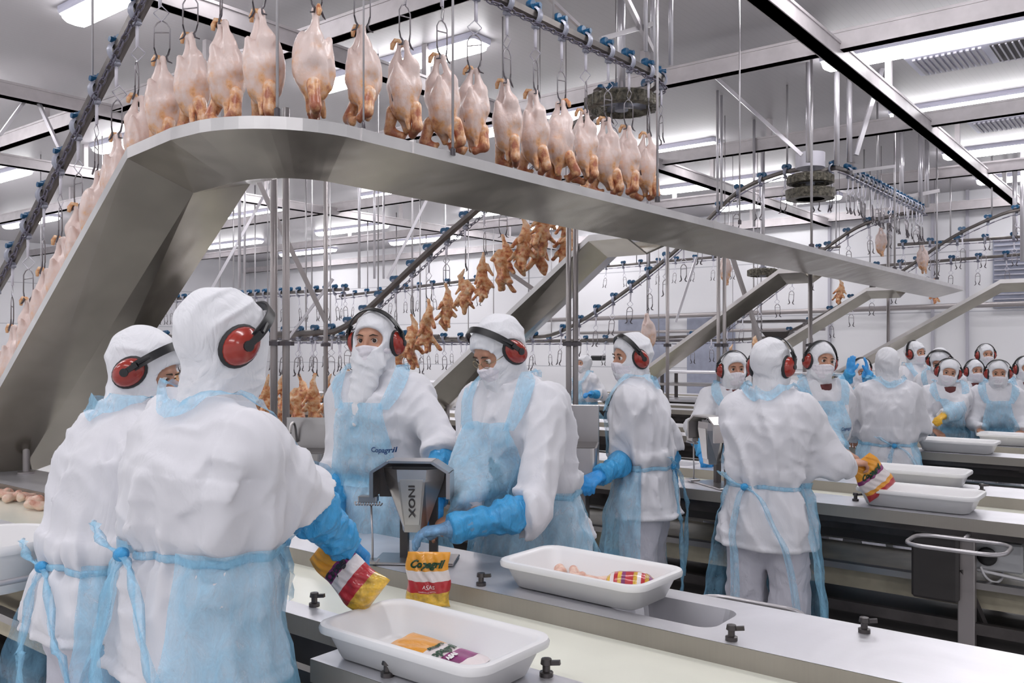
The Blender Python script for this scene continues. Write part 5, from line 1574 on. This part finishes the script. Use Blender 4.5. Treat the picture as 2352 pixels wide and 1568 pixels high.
    # ---- trousers and boots
    if legs:
        def tr_(P):
            d_ = ell(P, (0, 0, .90 * s), (.185 * s, .145 * s, .16 * s))
            for sg in (1, -1):
                d_ = smin(d_, cap(P, (.088 * sg * s, .0, .86 * s), (.110 * s * sg, .01, .50 * s), .112 * s, .088 * s), .02)
                d_ = smin(d_, cap(P, (.110 * s * sg, .01, .50 * s), (.110 * s * sg, -.02, .16 * s), .088 * s, .080 * s), .03)
            d_ = d_ - wr * (.012 * (crease(P, seed + 44, 34, (1, 1, .7)) - .3) + .007 * (crease(P, seed + 45, 60, (1, 1, 1.2)) - .3))
            return smax(d_, .13 * s - P[:, 2], .006)
        V, Q = surf(tr_, (-.33, -.27, .08), (.33, .27, 1.1 * s), max(vox, .011)); V = relax(V, Q, 1, .35)
        obj('trousers', vq_mesh('trousers', [(V, Q)], M['trouser']), t)
        for sg in (1, -1): obj('boot', BOOT, t, (.112 * s * sg, .0, 0))
    # ---- eyes, brows
    if facevis and eyes:
        for x in (-.031, .031):
            e = MB(); c = np.array((x, .0785, .004)); 
            e.lathe([(0, -.0118), (.006, -.0105), (.0102, -.006), (.0118, 0), (.0102, .006), (.0085, .0085)], c, axis=(gaze[0], 1, gaze[1]), n=14)
            e.lathe([(.0085, .0085), (.006, .0106), (.003, .0116), (0, .0119)], c, axis=(gaze[0], 1, gaze[1]), n=14, mi=1)
            o = e.build('eye', [M['eyewhite'], M['iris']], t, True)
            ex = rotz(0)
            o.matrix_local = B4(Bh * s, Hc)
            b_ = MB(); sx = 1 if x > 0 else -1
            b_.tube([(x - .017 * sx * -1 * -1, .0925, .0235), (x, .0955, .0285), (x + .019 * sx, .086, .0235)], [.0018, .0032, .0012], 6)
            o = b_.build('eyebrow', M['brow'], t, True); o.matrix_local = B4(Bh * s, Hc)
            b_ = MB(); b_.tube([(x - .013, .0888, .007), (x, .0925, .0125), (x + .013, .0888, .007)], [.001, .0017, .001], 5)
            o = b_.build('eyelash', M['brow'], t, True); o.matrix_local = B4(Bh * s, Hc)
    if glasses:
        g_ = MB()
        for x in (-.032, .032):
            ring_ = [(x + .022 * math.cos(q), .103 - abs(x + .022 * math.cos(q)) * .12, -.002 + .015 * math.sin(q)) for q in np.linspace(0, 2 * PI, 16, endpoint=False)]
            g_.tube(ring_, .0012, 5, close=True)
        g_.tube([(-.011, .104, .002), (0, .108, .004), (.011, .104, .002)], .0012, 5)
        for sx in (-1, 1): g_.tube([(.054 * sx, .097, .0), (.074 * sx, .07, .002), (.080 * sx, .02, .004)], .0013, 5)
        o = g_.build('glasses', M['gold'], t, True); o.matrix_local = B4(Bh * s, Hc)
    # ---- ear defenders
    if muff:
        rot = rotx(-band)
        bo = obj('ear_defenders', BAND, t); bo.matrix_local = B4(Bh * s, T((0, -.004, .0)), rot)
        for sg in (1, -1):
            m_ = np.eye(4)
            ex = np.diag((1., 1, 1)) if sg == 1 else rotz(PI)
            c = obj('ear_cup', CUP, bo); m4 = np.eye(4); m4[:3, :3] = ex; m4[:3, 3] = (.089 * sg, 0, -.006); c.matrix_local = Matrix(m4.tolist())
            c = obj('ear_cushion', CUSH, bo); c.matrix_local = Matrix(m4.tolist())
    # ---- apron: bib, neck strap and skirt of one film sheet
    if apron:
        def base(P): return jacket(P)
        def press(P0, C, off_, base=base):
            P0 = np.array(P0, float); C = np.array(C, float); dr = C - P0; dr /= ln(dr)[:, None]
            P_ = P0.copy()
            for _ in range(26): P_ = P_ + dr * ((base(P_) - off_) * .85)[:, None]
            return P_
        mb = MB()
        if not apron_back or True:
            # bib
            nu, nv = 16, 18; G = []
            for i in range(nu + 1):
                uu = i / nu * 2 - 1; rows = []
                for j in range(nv + 1):
                    vv = j / nv; hw = (.205 - .085 * vv ** 1.1) * s * width; h_ = (.04 + .35 * vv) * s
                    C = W + tt * h_; P0 = C + rr * uu * hw + ff * .45
                    rows.append((P0, W + tt * h_ + rr * uu * hw * .75))
                G.append(rows)
            P0 = np.array([[q[0] for q in r_] for r_ in G]).reshape(-1, 3); C = np.array([[q[1] for q in r_] for r_ in G]).reshape(-1, 3)
            wv = .010 + .008 * (.5 + .5 * wob(P0, seed + 8, 50)) + .004 * folds(P0, seed + 9, 60, (1, 1, .4))
            mb.grid(press(P0, C, wv).reshape(nu + 1, nv + 1, 3))
            # neck strap, a bunched band over each shoulder and behind the neck
            path = []
            for q in np.linspace(0, 1, 27):
                an = (q - .5) * 2 * PI * .80          # behind the neck at q=.5
                cx_ = math.sin(an); cyy = -math.cos(an)
                path.append((an, cx_, cyy))
            Gs = []
            for an, cx_, cyy in path:
                front = max(0, cyy); hmid = (.468 if cyy < 0 else .468 - .17 * front ** 1.3) * s
                row_ = []
                for j in range(7):
                    w_ = (j / 6 - .5)
                    rad = (.085 + .030 * max(0, -cyy) * .2 + .028 * front) * s
                    base_c = W + tt * (hmid + (.035 if cyy < 0 else .0) * w_ * 2 * s) + rr * cx_ * rad * (1.0 + w_ * .55 * (1 if cyy > -.2 else .3)) + ff * cyy * (rad * (1.0 + .0 * w_) + .01)
                    row_.append(base_c)
                Gs.append(row_)
            Gs = np.array(Gs); P0 = Gs.reshape(-1, 3)
            C = W + tt * .30 * s + np.zeros_like(P0); P0x = P0 + (P0 - C) / ln(P0 - C)[:, None] * .12
            strap = press(P0x, C, base=lambda Q: jacket(Q, False), off_=.010 + .010 * (.5 + .5 * wob(P0, seed + 18, 70)) + .008 * np.clip(folds(P0, seed + 19, 60, (1, 1, 1)), -.5, 1))
            mb.grid(strap.reshape(27, 7, 3))
        # skirt
        zb, A = skirt; nu, nv = 60, 22; G = []
        ztop = (belt_z + .02) * s
        for i in range(nu + 1):
            q = i / nu * 2 - 1; th = q * math.radians(A); rows = []
            for j in range(nv + 1):
                vv = j / nv; z = ztop + (zb - ztop) * vv
                h2 = np.interp(z, (W + Z * hs2[0])[2] + 0 * 1 if False else np.array([hs2[0] + W[2], hs2[1] + W[2], hs2[2] + W[2], hs2[3] + W[2]]), aa2)
                b2 = np.interp(z, np.array(hs2) + W[2], bb2)
                g_ = .022 + .05 * vv ** 1.4 + .012 * math.sin(th * 9 + seed) * min(1, vv * 2.5) + .006 * math.sin(th * 23 + seed * 2 + vv * 3) + .004 * math.sin(vv * 26 + th * 11)
                g_ += .06 * vv * (abs(q) ** 8)
                n_ = (abs(math.sin(th)) ** 2.3 + abs(math.cos(th)) ** 2.3) ** (-1 / 2.3)
                rows.append((W[0] + (h2 + g_) * math.sin(th) * n_, W[1] + (b2 + g_) * math.cos(th) * n_, z))
            G.append(rows)
        G = np.array(G); Pk = G.reshape(-1, 3); ax_ = Pk - W; ax_[:, 2] = 0; ax_ /= ln(ax_)[:, None] + 1e-9
        for _ in range(6):
            Pc = Pk.copy(); Pc[:, 2] = np.maximum(Pc[:, 2], hemz + .02)
            Pk = Pk + ax_ * np.maximum(0, .006 - jacket(Pc, False))[:, None]
        mb.grid(Pk.reshape(G.shape))
        # waist band
        bandp = []
        for q in np.linspace(-1, 1, 49):
            th = q * PI; n_ = (abs(math.sin(th)) ** 2.3 + abs(math.cos(th)) ** 2.3) ** (-1 / 2.3)
            bandp.append(((.155 * s * width + .010) * math.sin(th) * n_, (.118 * s + .010) * math.cos(th) * n_, belt_z * s + .004 * math.sin(th * 5)))
        Pk = np.array(bandp); ax_ = Pk - W; ax_[:, 2] = 0; ax_ /= ln(ax_)[:, None] + 1e-9
        for _ in range(6): Pk = Pk + ax_ * (.006 - jacket(Pk, False))[:, None]
        mb.tube(Pk, .006, 6, squash=(1.6, .8))
        ap = mb.build('apron', M['apron'], t, True)
        if ties:
            by = -(.118 * s + .018)
            def ribbon(pts, w0, w1, nm='apron_tie'):
                pts = chaikin(pts); G = []
                for k, p_ in enumerate(pts):
                    w_ = w0 + (w1 - w0) * k / (len(pts) - 1)
                    G.append([p_ + np.array((x_ * w_, -.006 * math.sin(k * 1.3 + x_ * 6) - .008 * math.cos(x_ * 9), .004 * math.sin(x_ * 12))) for x_ in np.linspace(-.5, .5, 7)])
                m3 = MB(); m3.grid(G); m3.build(nm, M['apron'], t, True)
            kx = ties[0]
            bz = belt_z * s
            ribbon([(kx, by - .01, bz), (kx - .03, by - .03, bz - .06), (kx - .045, by - .055, bz - .25), (kx - .02, by - .06, hemz - .02), (kx - .03, by - .065, zb)], .02, ties[1])
            ribbon([(kx, by - .01, bz), (kx - .05, by - .035, bz + .02), (kx - .11, by - .02, bz + .06)], .015, .05)
            ribbon([(kx, by - .01, bz), (kx + .08, by - .03, bz - .03), (kx + .16, by - .05, bz - .18), (kx + .22, by - .045, hemz), (kx + .26, by - .02, zb)], .02, ties[1] * .8)
            m3 = MB(); m3.lathe([(0, -.02), (.014, -.012), (.017, 0), (.013, .012), (0, .02)], (kx, by - .012, bz), (1, .2, .3), n=10); m3.build('apron_knot', M['sleeve'], t, True)
        if logo:
            V, fs = text_pts('Copagril', .030 * s, .25, .0008)
            P0 = np.array([W + tt * (logo[1] * s + y) + rr * (logo[0] * s - x) + ff * .4 for x, y, z in V]); C = P0 - ff * .4; fs = [tuple(reversed(q)) for q in fs]
            Pp = press(P0, C, .019)
            MB().add(Pp, fs).build('printed_word', M['ink_blue'], t)
    if shirt:
        mb = MB(); c = W + tt * .40 * s + ff * .05
        mb.lathe([(0, -.02), (.06, -.02), (.075, .02), (.07, .05), (0, .06)], Nb - tt * .03 * s + ff * .03 * s, tt, n=20)
        mb.build('inner_shirt', M['shirt'], t, True)
    return t, dict(W=W, arms=arms, T=T, s=s, root=root3, RW=RW)
# ------------------------------------------------------------------ the cast
rad = math.radians
# nearest two, seen from behind
person('worker at far left seen from behind, head bowed to the right, red ear cup', 222, 2.52, 1.66, 140, vox=.0075, lean=rad(12), hyaw=rad(-48), hpitch=rad(22), band=rad(34),
       L=(-.16, .34, .98), Rr=(.20, .36, 1.0), hem=.80, skirt=(.50, 135), seed=3, belt_z=1.05, sleeveL='elbow', sleeveR='elbow', gloveL='glove', gloveR='glove', ties=(-.02, .05), neckw=1.05)
person('tallest worker in white, seen from behind in the left foreground, reaching right', 452, 2.06, 1.725, 142, vox=.0062, lean=rad(3), side=rad(3), hyaw=rad(-6), hpitch=rad(6), band=rad(42),
       Rr=(782, 1240, 2.26), elbR=(680, 1130, 2.08), L=(-.20, .28, 1.12), sleeveR='short', sleeveL='elbow', gloveR='glove', gloveL='glove', hem=.85, skirt=(.50, 150), seed=11, belt_z=1.15, ties=(-.07, .07),
       poleR=(.55, -.6, -.5), neckw=1.05, facevis=False, mask=False, width=1.10, hoodtip=.008, curl=1.1)
# across the worktop
person('woman in white hood and mask looking sideways, long white scarf, blue sleeves', 878, 3.75, 1.745, -22, vox=.008, gaze=(-.42, 0), lean=rad(3), hyaw=rad(6), band=rad(22),
       Rr=(762, 1215, 3.55), elbR=(772, 1080, 3.78), L=(1000, 1140, 3.35), sleeveR='short', sleeveL='short', gloveR='glove', gloveL='glove', hem=.80, skirt=(.55, 120), seed=21, drape=1, logo=(-.10, .20), poleR=(.7, -.4, -.6), poleL=(-.8, -.5, -.4), curl=.4)
person('worker with glasses bending over the funnel, long blue sleeve, ear defenders', 1222, 3.40, 1.73, -42, vox=.0075, gaze=(.15, -.3), lean=rad(14), hyaw=rad(-12), hpitch=rad(30), band=rad(28),
       L=(1045, 1212, 2.93), elbL=(1232, 1168, 3.05), fingL=('c', -1, -.12, .0), palmL=(0, 0, -1), Rr=(1062, 1266, 2.96), fingR=('c', -1, -.35, .1), palmR=(0, 0, -1), sleeveL='short', sleeveR='long', gloveL='clear', gloveR=None, hem=.78, skirt=(.52, 120), seed=31, glasses=True, poleL=(-.7, -.35, -.55), poleR=(.5, -.2, -.9), curl=.45, side=rad(2), width=1.08)
# around the second line
person('masked worker seen from the side, body turned left, blue sleeve reaching left', 1482, 4.45, 1.665, -112, vox=.010, lean=rad(5), hyaw=rad(42), hpitch=rad(4), band=rad(30),
       L=(1382, 1090, 4.2), elbL=(1446, 1052, 4.38), Rr=(1545, 1130, 4.75), sleeveL='short', sleeveR='short', gloveL='glove', gloveR='glove', hem=.76, skirt=(.40, 100), seed=41, ties=(.0, .04), belt_z=1.06, poleL=(-.5, -.8, -.4), poleR=(.5, -.9, -.4))
person('short masked worker facing the camera beside the dark funnel, one blue sleeve', 1676, 5.95, 1.565, 5, vox=.010, lean=rad(6), hyaw=rad(0), band=rad(6), shirt=True,
       Rr=(1615, 1040, 5.6), L=(-.20, .30, .98), sleeveR='short', gloveR='glove', sleeveL='long', hem=.74, skirt=(.5, 120), seed=51, poleR=(.9, -.2, -.4))
person('worker in white trousers seen from behind, red ear cup, holding a yellow bag out', 1762, 4.02, 1.63, 142, vox=.009, lean=rad(3), hyaw=rad(-8), hpitch=rad(2), band=rad(14),
       Rr=(1938, 1064, 4.12), fingR=('c', 1, .05, 0), L=(-.12, .34, .98), sleeveR='long', hem=.70, skirt=(.30, 112), seed=61, ties=(-.05, .05), belt_z=1.05, poleR=(.5, -.3, -.8), curl=.9, neckw=1.05)
person('worker facing the camera with headband over the hood and a dark logo on the chest', 1868, 5.65, 1.63, 8, vox=.010, lean=rad(8), hyaw=rad(6), hroll=rad(-8), band=rad(6), shirt=True,
       L=(1872, 1030, 5.35), Rr=(-.02, .34, .98), sleeveL='long', sleeveR='long', hem=.76, skirt=(.5, 120), seed=71, poleL=(-.9, -.1, -.6), logo=(-.10, .22), width=1.1)
person('worker in a plain white hood seen from behind, no ear defenders', 2040, 6.2, 1.59, 165, vox=.011, lean=rad(3), muff=False, facevis=False, mask=False,
       hem=.74, skirt=(.4, 135), seed=81, width=1.0, belt_z=1.02, ties=(.02, .05), L=(-.2, .3, .95), Rr=(.22, .3, .95))
# farther groups
person('worker clapping two raised blue gloves, face hidden behind the hands', 1972, 8.0, 1.50, 8, vox=.012, muff=True, eyes=True, hem=.74, skirt=(.55, 120), seed=91,
       Rr=(1952, 856, 7.6), L=(1990, 856, 7.6), sleeveR='elbow', sleeveL='elbow', gloveR='glove', gloveL='glove', fingR=(-.1, .0, 1), fingL=(.05, 0, 1), palmR=(-.8, -.6, 0), palmL=(.8, -.6, 0), curl=.12, poleR=(.6, -.1, -.9), poleL=(-.6, -.1, -.9), hpitch=rad(20))
person('masked worker with black ear cup looking right, standing high at the back', 2098, 8.9, 1.655, 28, vox=.012, hyaw=rad(0), band=rad(-12), hem=.76, skirt=(.55, 120), seed=101)
person('masked worker with bright red ear cup, head tilted, yellow gloved hand forward', 2172, 7.65, 1.50, -14, vox=.012, lean=rad(8), hyaw=rad(-4), hroll=rad(-10), hpitch=rad(8), band=rad(2), shirt=True,
       L=(2132, 992, 7.1), gloveL='yellow', hem=.74, skirt=(.55, 120), seed=111, poleL=(-.8, -.1, -.7))
person('worker almost hidden behind the one with the bright red ear cup, bowed head', 2160, 8.4, 1.60, -30, vox=.013, lean=rad(10), hpitch=rad(30), hem=.76, skirt=(.55, 120), seed=121, band=rad(10))
person('small masked worker farther back, left of the pair at the right edge', 2236, 8.7, 1.47, 0, vox=.013, hem=.72, skirt=(.55, 120), seed=131, shirt=True)
person('masked worker farthest back, head above the others at right', 2262, 10.4, 1.63, -5, vox=.014, hem=.76, skirt=(.55, 120), seed=141)
person('masked worker at right bending left with white sleeve, dark ear cup', 2290, 7.6, 1.50, -25, vox=.012, lean=rad(12), hyaw=rad(2), hpitch=rad(6), band=rad(12), hem=.74, skirt=(.55, 120), seed=151)
person('masked worker cut by the right edge of the picture, pink eyes area', 2350, 8.2, 1.51, -8, vox=.012, lean=rad(3), band=rad(8), hem=.74, skirt=(.55, 120), seed=161, shirt=True)
person('distant small worker in blue between the paired posts and the side-view worker', 1345, 11.2, 1.50, -60, vox=.014, hem=.74, skirt=(.55, 120), seed=171, sleeveL='elbow', gloveL='glove', muff=False, L=(1358, 905, 10.9))
